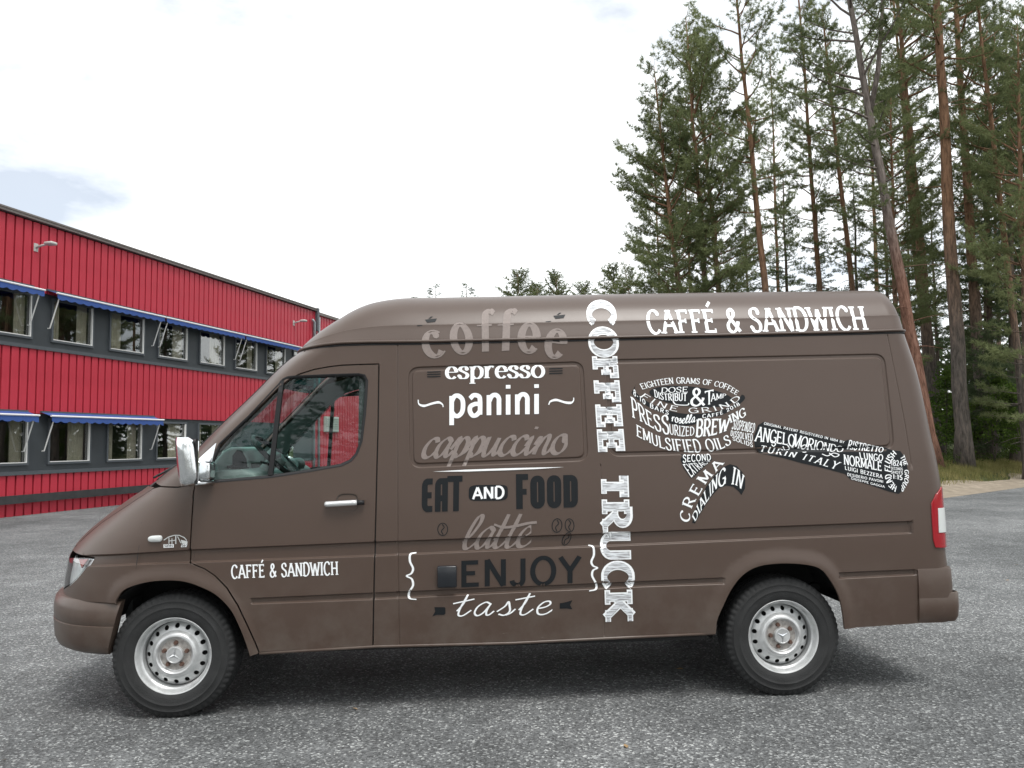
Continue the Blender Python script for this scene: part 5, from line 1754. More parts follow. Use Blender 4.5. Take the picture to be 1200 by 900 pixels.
# --- coffee, arched taupe letters with an inline
INL = dict(tk=.19, tn=.04, nib=0, serif=.05, sh=.035, track=0)
def inline_letter(ch, quad):
    """quad: bl, br, tl, tr pixels of the letter box (x height for round letters, ascender for f)"""
    bl, br, tl, tr = [np.array(p, float) for p in quad]
    ex = .10 if ch != 'f' else .0
    bl, br, tl, tr = bl - (br - bl) * ex, br + (br - bl) * ex, tl - (tr - tl) * ex, tr + (tr - tl) * ex
    st = dict(INL); st2 = dict(tk=.04, tn=.03, nib=0, track=0)
    outp = []
    hgt = 1.0 if ch == 'f' else XH
    p1, w = glyph_polys(ch, st)
    p2, _ = glyph_polys(ch, st2)
    def mapq(polys, dx=0, sc=1.0):
        for q in polys:
            r = []
            for x, y in q:
                u = .5 + ((x + dx) / w - .5) * sc; v = .5 + (y / hgt - .5) * (1 if sc == 1 else 1 - (1 - sc) * .5)
                b = bl + (br - bl) * u; t = tl + (tr - tl) * u
                r.append(tuple(b + (t - b) * v))
            outp.append(r)
    if ch != 'f':
        mapq(p2); mapq(p1, 0, .64)
    else:
        mapq(p1, .03); mapq(p2, -.075)
    return outp
cof = []
for ch, quad in (('c', [(499, 423.5), (524, 415), (490.5, 391), (515, 385)]), ('o', [(530, 416), (555.5, 414), (526, 379), (551, 378)]), ('f', [(562, 412.5), (577, 411.5), (561.5, 364), (576.5, 363.5)]),
                 ('f', [(585, 411.5), (601, 410.5), (587, 363.5), (603, 363)]), ('e', [(606, 413.5), (632, 414.5), (607, 378), (633, 378)]), ('e', [(636, 419), (661, 421), (640.5, 384), (666, 387)])):
    cof += inline_letter(ch, quad)
decal('lettering', cof, TAUPE_V, label='arched taupe word coffee across the gutter', grid=3.5)
# --- espresso / panini / cappuccino
decal('lettering', text_px('espresso', dict(tk=.165, tn=.05, nib=0, serif=.05, sh=.045, track=.045), [(522, 443.8), (638, 442.2)], [(522, 423), (638, 421.2)]), WHITE_V, label='white serif word espresso', grid=3.5)
decal('lettering', text_px('panini', dict(tk=.165, tn=.14, nib=0, track=.10), [(526, 487.6), (633, 485)], [(526, 452), (633, 449.5)]), WHITE_V, label='white bold word panini', grid=3.5)
BRUSH = dict(font=SC, tk=.15, tn=.05, nib=40, track=-.03, slant=.28)
decal('lettering', text_px('cappuccino', BRUSH, [(492, 536.4), (662, 531.4)], [(492, 503), (662, 498.5)]), TAUPE_V, label='taupe brush script word cappuccino', grid=3.5)
# --- eat and food
decal('lettering', text_px('EAT', POSTER, [(494, 600.3), (541.5, 598.8)], [(494.5, 561), (542, 559.6)]), DARK_V, label='black poster word EAT', grid=3.5)
decal('lettering', text_px('FOOD', POSTER, [(605, 596.6), (677.5, 594.4)], [(604.5, 558), (677, 556.4)]), DARK_V, label='black poster word FOOD', grid=3.5)
pill = [tuple(np.array((572.2, 577.5)) + np.array((22.9 * np.sign(math.cos(a)) * abs(math.cos(a)) ** .35, -.6 * math.cos(a) + 9.3 * np.sign(math.sin(a)) * abs(math.sin(a)) ** .45))) for a in np.linspace(0, 2*PI, 41)[:-1]]
decal('lettering_plate', [pill], DARK_V, off=.0024)
decal('lettering', text_px('AND', dict(tk=.2, tn=.17, nib=0, track=.1, sx=1.1), [(554, 585), (590.5, 583.6)], [(554, 571.3), (590.5, 570)]), WHITE_V, off=.0040, label='white word AND in a black pill', grid=3.5)
# --- latte, taste
decal('lettering', text_px('latte', dict(BRUSH, tk=.13, tn=.04) , [(539, 643.3), (621, 640.3)], [(539, 607), (621, 604)]), TAUPE_V, label='taupe brush script word latte', grid=3.5)
xs_ = [(579, 614.5), (590, 618), (604, 616.5), (618, 613.3), (629, 612)]
decal('lettering_stroke', stroke_quads([tuple(p) for p in catmull(xs_, 5)], 3.2, 1.4, math.radians(60)), TAUPE_V, off=.0038)
decal('lettering', text_px('taste', dict(font=SC, tk=.075, tn=.06, nib=30, track=.16, slant=.20, sx=1.35), [(532, 722), (645, 720)], [(532, 698.5), (645, 696)]), WHITE_V, label='thin white handwritten word taste', grid=3.5)
for c0, c1 in (((531, 707.5), (556, 702)), ((604, 703), (627, 698.5))):
    decal('lettering_stroke', stroke_quads([c0, c1], 1.7, 1.4, 0), WHITE_V, off=.0038)
# --- enjoy
decal('lettering', text_px('ENJOY', GEO, [(540, 688.3), (680, 682.8)], [(540, 657.2), (680, 652)]), DARK_V, label='black word ENJOY', grid=3.5)
brl = [(488, 647.5), (481, 649.5), (480.5, 658), (484, 666), (482, 672), (476.5, 675), (482.5, 678.5), (484, 686), (479.5, 694), (480, 701), (488, 702.5)]
brr = [(689.5, 638.8), (695, 641), (696, 650), (693, 658), (695, 663), (700, 665.5), (695, 668.5), (694, 675), (698.5, 684), (698, 690.5), (690.5, 692.5)]
for b_ in (brl, brr): decal('brace', stroke_quads([tuple(p) for p in catmull(b_, 5)], 2.6, 1.2, 0), WHITE_V, grid=3.5)
# --- rules, swashes, arrows, beans, cups
for x0, x1, ys, sl_ in ((500.6, 516.4, (435.4, 438.2, 440.9), -.03), (643.6, 659.4, (431.6, 434.4, 437.1), -.03)):
    decal('rule_lines', [[(x0, y), (x1, y + sl_ * 16), (x1, y + sl_ * 16 + 1.2), (x0, y + 1.2)] for y in ys], DARK_V)
for sw_ in ([(490, 468.5), (491, 473.5), (497, 475.6), (506, 473), (514, 471.5), (518.5, 474), (519.3, 477)], [(643, 474.3), (645, 470.5), (652, 468.7), (662, 471.5), (669, 472), (672, 469.5), (672.3, 466)]):
    decal('swash', stroke_quads([tuple(p) for p in catmull(sw_, 6)], 1.2, 3.0, 0), WHITE_V)
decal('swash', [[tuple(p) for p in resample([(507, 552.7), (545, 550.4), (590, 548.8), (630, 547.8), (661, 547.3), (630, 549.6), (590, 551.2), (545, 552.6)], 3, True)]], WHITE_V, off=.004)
for ar_ in ([(509, 711.5), (521, 711.5), (522, 713), (522, 719), (520.5, 720.5), (512, 720.5), (506.5, 722.3), (510, 716.5)], [(656, 707), (664, 705.5), (670.8, 703.3), (668, 709), (670.8, 714), (664, 713), (656, 713.2)]):
    decal('ribbon', [ar_], DARK_V)
def bean(cx, cy, rx, ry, rot):
    pts = arc(0, 0, rx, ry, 0, 360, 20)
    c_, s_ = math.cos(rot), math.sin(rot)
    mid = [tuple(p) for p in catmull([(-.1 * rx, -ry * .8), (rx * .3, -ry * .3), (-rx * .25, ry * .25), (.1 * rx, ry * .85)], 4)]
    f = lambda l: [(cx + x * c_ - y * s_, cy + x * s_ + y * c_) for x, y in l]
    decal('coffee_bean', stroke_quads(f(pts), .9, .9, 0) + stroke_quads(f(mid), 1.0, .8, 0), DARK_V, grid=0)
for b_ in ((518.8, 620.3, 5.8, 7.3, 0), (652.8, 615.8, 5.8, 8, .1), (667.5, 615.5, 5.2, 7.6, -.1), (664, 631.5, 4.2, 8, .5)): bean(*b_)
for cx, cy in ((505, 376.5), (655.5, 372)):
    decal('coffee_cup', [[(cx - 7, cy - 2), (cx + 7, cy - 3.4), (cx + 5, cy + .6), (cx - 4.5, cy + 1.6)], [(cx - 3, cy - 3.2), (cx, cy - 5.6), (cx + 2.4, cy - 5.6), (cx - .5, cy - 3.4)], [(cx - 16, cy + 4.6), (cx - 10, cy + 4), (cx - 10, cy + 4.9), (cx - 16, cy + 5.5)]], DARK_V, grid=3)
# --- stickers on the fender
decal('sticker', stroke_quads([(192, 633), (197, 629.5), (204, 627.3), (210, 627.3), (216, 630), (219, 633.5)], 1.1, .9, 0) + stroke_quads([(198, 630), (198, 638)], .9, .9, 0) + stroke_quads([(201.5, 631), (201.5, 637.5)], .9, .9, 0)
      + stroke_quads([(206, 628), (206, 637.5)], 1.2, 1.2, 0) + stroke_quads([(198, 634), (206, 633)], .8, .8, 0) + stroke_quads([(208, 628.5), (212, 636.5)], .9, .9, 0) + [[(212, 632.5), (219.8, 634.5), (219.5, 637.5), (213, 637)]], CLEAR_L, grid=0)
for q_, tx_, b_, t_ in (([(191.6, 638), (203.6, 637.6), (203.6, 641.6), (191.6, 642)], 'sales', [(192.6, 641), (202.6, 640.7)], [(192.6, 637.4), (202.6, 637.2)]),
                        ([(213, 637.6), (219.5, 637.3), (218.5, 641), (212, 641.3)], 'bar', [(213, 640.6), (218.6, 640.3)], [(213.4, 637.2), (219, 637)])):
    decal('sticker', [q_], WHITE_V, grid=0)
    decal('sticker_print', text_px(tx_, SMALL, b_, t_), DARK_V, off=.0040, grid=0)

# --- the drawing of a portafilter made of words
def Z4(p, s=7.5, o=(730, 435)): return [(o[0] + x / s, o[1] + y / s) for x, y in p]
def Z5(p): return Z4(p, 6.0, (870, 480))
def Z6(p): return Z4(p, 9.0, (780, 520))
drawing = lambda polys, m, off, **k: decal('portafilter_drawing', polys, m, off=off, **k)
ell = [tuple((600 + 368 * math.cos(a) - 0, 222 + 36 * math.cos(a) + 88 * math.sin(a))) for a in np.linspace(0, 2*PI, 41)[:-1]]
rim_up = catmull([(122, 105), (98, 160), (165, 232), (262, 292), (400, 347), (550, 374), (700, 372), (850, 347), (980, 290), (1045, 205)], 4)
rim_lo = catmull([(74, 188), (112, 232), (240, 322), (400, 387), (410, 455), (520, 478), (645, 462), (652, 418), (850, 390), (980, 322), (1070, 248), (1066, 212)], 4)
rimq = []
R1, R2 = curve_fn(rim_up), curve_fn(rim_lo)
for k in range(48):
    u0, u1 = k / 48, (k + 1) / 48
    rimq.append([tuple(R1(u0)), tuple(R1(u1)), tuple(R2(u1)), tuple(R2(u0))])
sect = [(155, 108), (490, 104), (488, 172), (400, 250), (300, 350), (270, 366), (190, 255), (160, 175)]
hook = [(280, 832), (300, 740), (350, 600), (430, 450), (520, 330), (600, 250), (680, 215), (750, 235), (810, 300), (840, 380), (838, 470), (800, 540), (770, 500), (715, 452), (640, 440), (560, 470), (480, 560), (400, 680), (330, 800), (310, 842)]
hand = [(150, 85), (440, 152), (722, 221), (745, 211), (1000, 265), (1060, 288), (1110, 291), (1145, 340), (1167, 440), (1150, 540), (1100, 593), (1030, 576), (760, 490), (722, 452), (420, 377), (120, 305), (88, 262), (80, 190), (110, 110)]
drawing([Z4(ell)] + [Z4(q) for q in rimq] + [Z6(sect), Z6(hook), Z5(hand)], DARK_V, .0024, label='black shapes of a portafilter drawing made of words', grid=3.5)
R2S = dict(tk=.15, tn=.07, nib=15, serif=.05, sh=.06, track=.10)
TINY = dict(tk=.17, tn=.13, nib=0, track=.16)
W_ = []
def put(z, text, base, top, st=R2S): W_.extend(text_px(text, st, z(base), z(top)))
put(Z4, 'EIGHTEEN GRAMS OF COFFEE', [(170, 160), (300, 128), (450, 110), (600, 110), (750, 122), (880, 150), (1000, 212)], [(145, 112), (290, 78), (440, 56), (610, 60), (770, 78), (910, 110), (1022, 178)])
put(Z4, 'DOSE', [(335, 188), (570, 186)], [(340, 146), (572, 136)], dict(R2S, sx=1.3))
put(Z4, 'DISTRIBUT', [(280, 225), (360, 252), (560, 262)], [(272, 160), (360, 196), (562, 190)], dict(R2S, sx=.8))
W_.extend([Z4(q) for q in stroke_quads([tuple(p) for p in catmull([(440, 262), (462, 290), (520, 298), (570, 296), (580, 280)], 5)], 11, 7, 0)])
put(Z4, '&', [(590, 305), (722, 302)], [(592, 152), (716, 150)], dict(R2S, tk=.14, tn=.08, sx=1.1))
put(Z4, 'T', [(730, 295), (785, 290)], [(716, 178), (800, 160)], dict(R2S, sx=1.2))
put(Z4, 'AMP', [(775, 268), (905, 226)], [(775, 196), (908, 200)])
put(Z4, 'FINE GRIND', [(148, 222), (258, 280), (390, 335), (530, 362), (660, 366), (800, 350), (930, 312), (1040, 238)], [(190, 192), (270, 238), (390, 288), (530, 316), (660, 322), (790, 308), (910, 272), (1000, 212)], dict(R2S, sx=1.5, track=.35))
put(Z4, '8-10 BARS', [(92, 205), (150, 262), (250, 325), (400, 384)], [(95, 155), (165, 232), (262, 292), (404, 350)], dict(TINY, track=.3))
put(Z4, 'CAFF\u00c9 2018', [(700, 412), (850, 388), (1030, 298)], [(700, 380), (850, 356), (1015, 274)], dict(TINY, track=.25))
put(Z4, 'rosella', [(428, 440), (520, 458), (632, 446)], [(420, 372), (520, 392), (628, 380)], dict(font=SC, tk=.16, tn=.08, nib=35, slant=.2, track=.04))
put(Z4, 'PRESS', [(85, 405), (180, 452), (300, 520), (410, 560)], [(68, 222), (170, 310), (290, 385), (400, 388)], dict(R2S, sx=1.0))
put(Z4, 'URIZED', [(412, 552), (520, 572), (625, 560)], [(405, 462), (520, 482), (628, 492)])
put(Z4, 'BREW', [(640, 575), (780, 565), (920, 520)], [(650, 425), (790, 420), (940, 415)], dict(R2S, tk=.19, tn=.08))
put(Z4, 'ING', [(945, 455), (1080, 395)], [(925, 390), (1070, 318)], dict(R2S, tk=.17))
put(Z4, 'EMULSIFIED OILS', [(122, 570), (220, 620), (330, 672), (450, 700), (600, 712), (740, 706), (850, 690), (955, 635)], [(118, 468), (230, 530), (340, 578), (460, 596), (600, 600), (740, 598), (850, 585), (925, 560)])
put(Z4, 'SUSPENDED', [(955, 505), (1150, 540)], [(985, 425), (1165, 462)], dict(TINY, sx=.85))
put(Z4, 'DISSOLVED', [(945, 565), (1138, 618)], [(950, 522), (1140, 552)], dict(TINY, sx=.85))
put(Z4, 'SOLIDS', [(965, 605), (1142, 668)], [(962, 575), (1140, 630)], TINY)
put(Z6, 'SECOND', [(182, 196), (480, 172)], [(182, 118), (470, 110)], dict(TINY, sx=1.1))
put(Z6, 'EXTRACT', [(272, 358), (350, 282), (480, 176)], [(178, 215), (290, 205), (440, 186)], dict(TINY, tn=.10))
put(Z6, 'CREMA', [(248, 832), (275, 680), (360, 528), (440, 400), (612, 212)], [(150, 800), (178, 630), (262, 470), (350, 340), (545, 158)], dict(R2S, track=.34))
put(Z6, 'DIALING IN', [(310, 820), (380, 700), (450, 590), (540, 470), (640, 436), (730, 432), (800, 478)], [(278, 770), (350, 610), (430, 470), (530, 335), (650, 235), (750, 260), (832, 340)], dict(R2S, track=.12))
put(Z5, 'ORIGINAL PATENT REGISTERED IN 1884 BY', [(150, 105), (440, 172), (715, 238)], [(155, 88), (445, 155), (718, 222)], TINY)
put(Z5, 'ANGELO', [(88, 222), (250, 238), (370, 262)], [(108, 118), (250, 150), (370, 182)], dict(R2S, track=.05))
put(Z5, 'MORIONDO', [(345, 270), (520, 285), (705, 298)], [(370, 170), (520, 215), (712, 262)], dict(R2S, track=.05))
W_.extend([Z5(q) for q in stroke_quads([tuple(p) for p in catmull([(205, 215), (232, 240), (220, 258), (205, 245)], 5)], 8, 5, 0) + stroke_quads([tuple(p) for p in catmull([(285, 258), (300, 285), (330, 275), (318, 250)], 5)], 8, 5, 0)
           + stroke_quads([tuple(p) for p in catmull([(400, 285), (440, 300), (462, 270), (440, 248), (412, 262)], 5)], 8, 5, 0) + stroke_quads([tuple(p) for p in catmull([(560, 312), (600, 325), (640, 305), (680, 318), (650, 332), (610, 305)], 5)], 8, 5, 0)])
put(Z5, 'TURIN ITALY', [(118, 292), (400, 345), (655, 420)], [(135, 250), (420, 308), (690, 370)], dict(R2S, track=.28))
put(Z5, 'RISTRETTO', [(735, 278), (985, 300)], [(752, 215), (995, 268)], dict(R2S, tk=.17, tn=.1))
put(Z5, 'LUNGO', [(830, 348), (985, 362)], [(820, 300), (990, 318)], dict(TINY, tk=.18))
put(Z5, 'NORMALE', [(715, 385), (980, 432)], [(712, 315), (980, 368)], dict(R2S, tk=.17, tn=.1))
put(Z5, 'LUIGI BEZZERA', [(722, 422), (985, 485)], [(720, 395), (985, 458)], TINY)
put(Z5, 'DESIDERIO PAVONI', [(738, 465), (990, 515)], [(738, 445), (990, 498)], TINY)
put(Z5, 'GIUSEPPE GAGGIA', [(765, 490), (1000, 550)], [(765, 475), (1000, 535)], TINY)
put(Z5, 'FLUSH', [(1045, 440), (1040, 380), (1085, 312)], [(1000, 430), (1005, 350), (1060, 285)], dict(TINY, tk=.2))
put(Z5, 'THE', [(1110, 335), (1138, 395)], [(1138, 318), (1165, 390)], dict(TINY, tk=.2))
put(Z5, 'GROUP', [(1140, 425), (1140, 490), (1112, 545)], [(1168, 425), (1165, 510), (1125, 580)], dict(TINY, tk=.2))
put(Z5, 'HEAD', [(1085, 540), (1055, 500), (1045, 455)], [(1075, 580), (1020, 530), (1002, 460)], dict(TINY, tk=.2))
put(Z5, '1824', [(1045, 392), (1125, 400)], [(1045, 352), (1122, 362)], TINY)
put(Z5, 'SECONDS', [(1045, 420), (1128, 428)], [(1045, 402), (1126, 410)], TINY)
put(Z5, 'SHOTS', [(1045, 448), (1128, 456)], [(1045, 428), (1128, 436)], TINY)
put(Z5, '1:15', [(1058, 485), (1125, 495)], [(1058, 455), (1125, 462)], dict(TINY, tk=.2))
drawing(W_, WHITE_V, .0042, label='white words that fill the portafilter drawing', grid=3.5)
# ================================================================== FOREST
def bark_mat(name, low, high, z0, z1):
    m, n, b = nodes_of(name)
    L = n.links.new
    t = n.nodes.new('ShaderNodeTexCoord')
    mp_ = n.nodes.new('ShaderNodeMapping'); mp_.inputs['Scale'].default_value = (9, 9, 1.6); L(t.outputs['Object'], mp_.inputs['Vector'])
    no = n.nodes.new('ShaderNodeTexNoise'); no.inputs['Scale'].default_value = 1.6; no.inputs['Detail'].default_value = 7; no.inputs['Roughness'].default_value = .7; L(mp_.outputs['Vector'], no.inputs['Vector'])
    sp = n.nodes.new('ShaderNodeSeparateXYZ'); L(t.outputs['Object'], sp.inputs['Vector'])
    mr = n.nodes.new('ShaderNodeMapRange'); mr.inputs['From Min'].default_value = z0; mr.inputs['From Max'].default_value = z1; L(sp.outputs['Z'], mr.inputs['Value'])
    ad = n.nodes.new('ShaderNodeMath'); ad.operation = 'ADD'; L(mr.outputs['Result'], ad.inputs[0])
    sb = n.nodes.new('ShaderNodeMath'); sb.operation = 'MULTIPLY_ADD'; sb.inputs[1].default_value = .9; sb.inputs[2].default_value = -.45; L(no.outputs['Fac'], sb.inputs[0]); L(sb.outputs['Value'], ad.inputs[1]); ad.use_clamp = True
    mx = n.nodes.new('ShaderNodeMixRGB'); mx.inputs['Color1'].default_value = (*low, 1); mx.inputs['Color2'].default_value = (*high, 1); L(ad.outputs['Value'], mx.inputs['Fac'])
    r = n.nodes.new('ShaderNodeValToRGB'); r.color_ramp.elements[0].position = .33; r.color_ramp.elements[0].color = (.40, .40, .40, 1); r.color_ramp.elements[1].position = .62; r.color_ramp.elements[1].color = (1.3, 1.3, 1.3, 1); L(no.outputs['Fac'], r.inputs['Fac'])
    m2 = n.nodes.new('ShaderNodeMixRGB'); m2.blend_type = 'MULTIPLY'; m2.inputs['Fac'].default_value = 1; L(mx.outputs['Color'], m2.inputs['Color1']); L(r.outputs['Color'], m2.inputs['Color2'])
    L(m2.outputs['Color'], b.inputs['Base Color'])
    b.inputs['Roughness'].default_value = .95; b.inputs['Specular IOR Level'].default_value = .15
    bp = n.nodes.new('ShaderNodeBump'); bp.inputs['Strength'].default_value = .8; bp.inputs['Distance'].default_value = .04; L(no.outputs['Fac'], bp.inputs['Height']); L(bp.outputs['Normal'], b.inputs['Normal'])
    return m
def leaf_mat(name, c0, c1, trans=.3, sc=.9):
    m = bpy.data.materials.new(name); m.use_nodes = True
    n = m.node_tree; n.nodes.clear(); L = n.links.new
    o = n.nodes.new('ShaderNodeOutputMaterial')
    t = n.nodes.new('ShaderNodeTexCoord')
    no = n.nodes.new('ShaderNodeTexNoise'); no.inputs['Scale'].default_value = sc; no.inputs['Detail'].default_value = 5; L(t.outputs['Object'], no.inputs['Vector'])
    oi = n.nodes.new('ShaderNodeObjectInfo')
    ad = n.nodes.new('ShaderNodeMath'); ad.operation = 'MULTIPLY_ADD'; ad.inputs[1].default_value = .16; L(oi.outputs['Random'], ad.inputs[0]); L(no.outputs['Fac'], ad.inputs[2])
    r = n.nodes.new('ShaderNodeValToRGB'); r.color_ramp.elements[0].position = .36; r.color_ramp.elements[1].position = .76
    r.color_ramp.elements[0].color = (*c0, 1); r.color_ramp.elements[1].color = (*c1, 1); L(ad.outputs['Value'], r.inputs['Fac'])
    d = n.nodes.new('ShaderNodeBsdfDiffuse'); tr = n.nodes.new('ShaderNodeBsdfTranslucent')
    mx = n.nodes.new('ShaderNodeMixShader'); mx.inputs['Fac'].default_value = trans
    L(r.outputs['Color'], d.inputs['Color']); L(r.outputs['Color'], tr.inputs['Color']); L(d.outputs['BSDF'], mx.inputs[1]); L(tr.outputs['BSDF'], mx.inputs[2]); L(mx.outputs['Shader'], o.inputs['Surface'])
    return m
PINE_BARK = bark_mat('pine_bark', (.125, .110, .098), (.205, .118, .072), 3.5, 9.0)
PINE_BARK_G = bark_mat('grey_pine_bark', (.185, .098, .070), (.17, .145, .13), 6.5, 10.0)
SPRUCE_BARK = bark_mat('spruce_bark', (.10, .085, .072), (.13, .10, .08), 3, 12)
NEEDLE = leaf_mat('pine_needles', (.105, .130, .062), (.235, .268, .130), .45)
NEEDLE_D = leaf_mat('spruce_needles', (.055, .080, .045), (.125, .160, .082), .42)
LEAF = leaf_mat('broad_leaves', (.045, .085, .020), (.13, .19, .045), .4, 2.0)

def needle_tufts(P, Dr, rg, n=16, ln=(.10, .17), wd=(.012, .022), spread=.75):
    """P, Dr: tuft centres and directions (M,3); returns vertices and triangles of all needles"""
    M = len(P)
    rnd = rg.normal(size=(M, n, 3)); rnd /= np.linalg.norm(rnd, axis=2, keepdims=True)
    d = Dr[:, None, :] * (1 - spread) + rnd * spread
    d /= np.linalg.norm(d, axis=2, keepdims=True) + 1e-9
    l = rg.uniform(*ln, size=(M, n, 1)); w = rg.uniform(*wd, size=(M, n, 1))
    side = np.cross(d, rg.normal(size=(M, n, 3))); side /= np.linalg.norm(side, axis=2, keepdims=True) + 1e-9
    b = P[:, None, :] + rg.normal(size=(M, n, 3)) * .02
    A = b - side * w / 2; B = b + side * w / 2; Cc = b + d * l + np.array([0, 0, .01])
    V = np.stack([A, B, Cc], 2).reshape(-1, 3)
    return V
def tri_mesh(name, V, m):
    me_ = bpy.data.meshes.new(name)
    n = len(V) // 3
    me_.vertices.add(len(V)); me_.vertices.foreach_set('co', V.astype(np.float32).ravel())
    me_.loops.add(len(V)); me_.loops.foreach_set('vertex_index', np.arange(len(V), dtype=np.int32))
    me_.polygons.add(n); me_.polygons.foreach_set('loop_start', np.arange(0, len(V), 3, dtype=np.int32))
    me_.materials.append(m); me_.update(); me_.validate()
    return me_

def conifer(seed, H, cb, R, nl, r0, kind='pine', fork=False, tuft=16, dense=1.0, stubs=10):
    """trunk with limbs, and a crown of needle tufts on twigs"""
    rg = np.random.default_rng(seed)
    tm = MB()
    nz = 16
    wob = rg.uniform(-.12, .12, size=(nz + 1, 2)).cumsum(0) * .35
    zs = np.linspace(-.15, H, nz + 1)
    def axis(z):
        return np.array([np.interp(z, zs, wob[:, 0] - wob[0, 0]), np.interp(z, zs, wob[:, 1] - wob[0, 1]), z])
    def rad(z):
        f = np.clip(z / H, 0, 1)
        return r0 * (1 - .80 * f ** 1.2) * (1 + .45 * math.exp(-max(z, 0) / .35)) if f < 1 else r0 * .05
    tm.tube([axis(z) for z in zs], [rad(z) if z < H else .012 for z in zs], 10)
    P = []; Dd = []
    limbs = []
    for k in range(nl):
        t = (k + rg.uniform(0, 1)) / nl
        h = cb + (H - cb) * t ** .92
        if kind == 'pine':
            f = math.sin(PI * (.16 + .80 * t)) ** .8 * rg.uniform(.55, 1.1)
            el = math.radians(-8 + 50 * t + rg.uniform(-16, 16))
        elif kind == 'round':
            f = math.sqrt(max(0, 1 - t ** 3)) * rg.uniform(.6, 1.1) + .1; el = math.radians(5 + 55 * t + rg.uniform(-15, 15))
        else:
            f = (1 - t) ** .85 * rg.uniform(.75, 1.08) + .06
            el = math.radians(-22 + 45 * t + rg.uniform(-8, 8))
        limbs.append((h, R * f, rg.uniform(0, 2 * PI), el, t))
    if fork:
        zf = H * .60
        tp = [axis(zf), axis(zf) + np.array([-.5, .1, 1.6]), axis(zf) + np.array([-1.0, .2, 4.0]), axis(zf) + np.array([-1.2, .2, 6.5])]
        tm.tube(tp, [rad(zf) * .8, rad(zf) * .7, .06, .02], 8)
    for h, Ln, az, el, t in limbs:
        if Ln < .15: continue
        d0 = np.array([math.cos(az) * math.cos(el), math.sin(az) * math.cos(el), math.sin(el)])
        o = axis(h)
        nseg = 5
        pts = [o]
        d = d0.copy()
        for s in range(nseg):
            d = d + np.array([rg.normal() * .13, rg.normal() * .13, (.10 if kind == 'pine' else .05) + rg.normal() * .06])
            d /= np.linalg.norm(d)
            pts.append(pts[-1] + d * Ln / nseg)
        rb = max(.010, .022 * Ln ** .8)
        tm.tube(pts, [rb * (1 - .16 * s) for s in range(nseg + 1)], 5, cap=False)
        pts = np.array(pts)
        nt_ = max(3, int((5.0 if kind == 'pine' else 8 if kind == 'spruce' else 7) * Ln * dense))
        start = .30 if kind == 'pine' else .12
        for q in range(nt_):
            u = start + (1 - start) * (q + rg.uniform(0, 1)) / nt_
            i = min(nseg - 1, int(u * nseg)); fr = u * nseg - i
            p = pts[i] * (1 - fr) + pts[i + 1] * fr
            dl = pts[i + 1] - pts[i]; dl /= np.linalg.norm(dl)
            sd = np.cross(dl, [0, 0, 1.0]); sd /= np.linalg.norm(sd) + 1e-9
            sg = 1 if q % 2 else -1
            td = dl * rg.uniform(.3, .8) + sd * sg * rg.uniform(.4, 1) + np.array([0, 0, rg.uniform(-.15, .45) if kind == 'pine' else rg.uniform(-.45, .05)])
            td /= np.linalg.norm(td)
            tl = Ln * rg.uniform(.16, .34) * (1.15 - .5 * u) + .12
            nf = max(2, int(tl / (.105 if kind == 'pine' else .085)))
            for s in range(nf):
                P.append(p + td * tl * (s + .7) / nf + rg.normal(size=3) * .025); Dd.append(td + np.array([0, 0, .25 if kind == 'pine' else -.15]))
        P.append(pts[-1]); Dd.append(d)
    for k in range(stubs):                     # dead stubs below the crown
        h = cb * rg.uniform(.35, 1.0); az = rg.uniform(0, 2 * PI); Ln = rg.uniform(.3, 1.5)
        o = axis(h)
        d = np.array([math.cos(az), math.sin(az), rg.uniform(-.3, .2)])
        tm.tube([o, o + d * Ln * .5, o + d * Ln + np.array([0, 0, -.1])], [.018, .012, .004], 4, cap=False)
    P = np.array(P); Dd = np.array(Dd); Dd /= np.linalg.norm(Dd, axis=1, keepdims=True)
    if kind == 'pine': V = needle_tufts(P, Dd, rg, tuft, (.11, .20), (.015, .028), .70)
    else: V = needle_tufts(P, Dd, rg, tuft, (.08, .15), (.014, .028), .62)
    bark = {'pine': PINE_BARK, 'spruce': SPRUCE_BARK, 'round': PINE_BARK}[kind] if not fork else PINE_BARK_G
    tme = make_mesh('trunk', tm.v, tm.f, bark, True)
    cme = tri_mesh('crown', V, NEEDLE_D if kind == 'spruce' else NEEDLE)
    return tme, cme
TALL = [conifer(11, 22, 9.0, 2.9, 44, .22, stubs=16), conifer(12, 22, 8.5, 2.5, 44, .20, stubs=12), conifer(13, 22, 13.0, 3.3, 40, .26, stubs=14)]
FORK = conifer(21, 22, 9.5, 3.0, 42, .22, fork=True, stubs=16)
FULL = [conifer(31, 16, 1.8, 2.5, 92, .15, dense=1.2, stubs=4), conifer(32, 16, 2.6, 2.7, 86, .15, dense=1.2, stubs=4)]
SPR = [conifer(41, 18, 1.2, 2.5, 110, .16, 'spruce', tuft=13, stubs=2), conifer(42, 18, 3.5, 2.2, 95, .16, 'spruce', tuft=13, stubs=6)]
RND = conifer(61, 16, 7, 2.6, 70, .15, 'round', tuft=18, stubs=2)
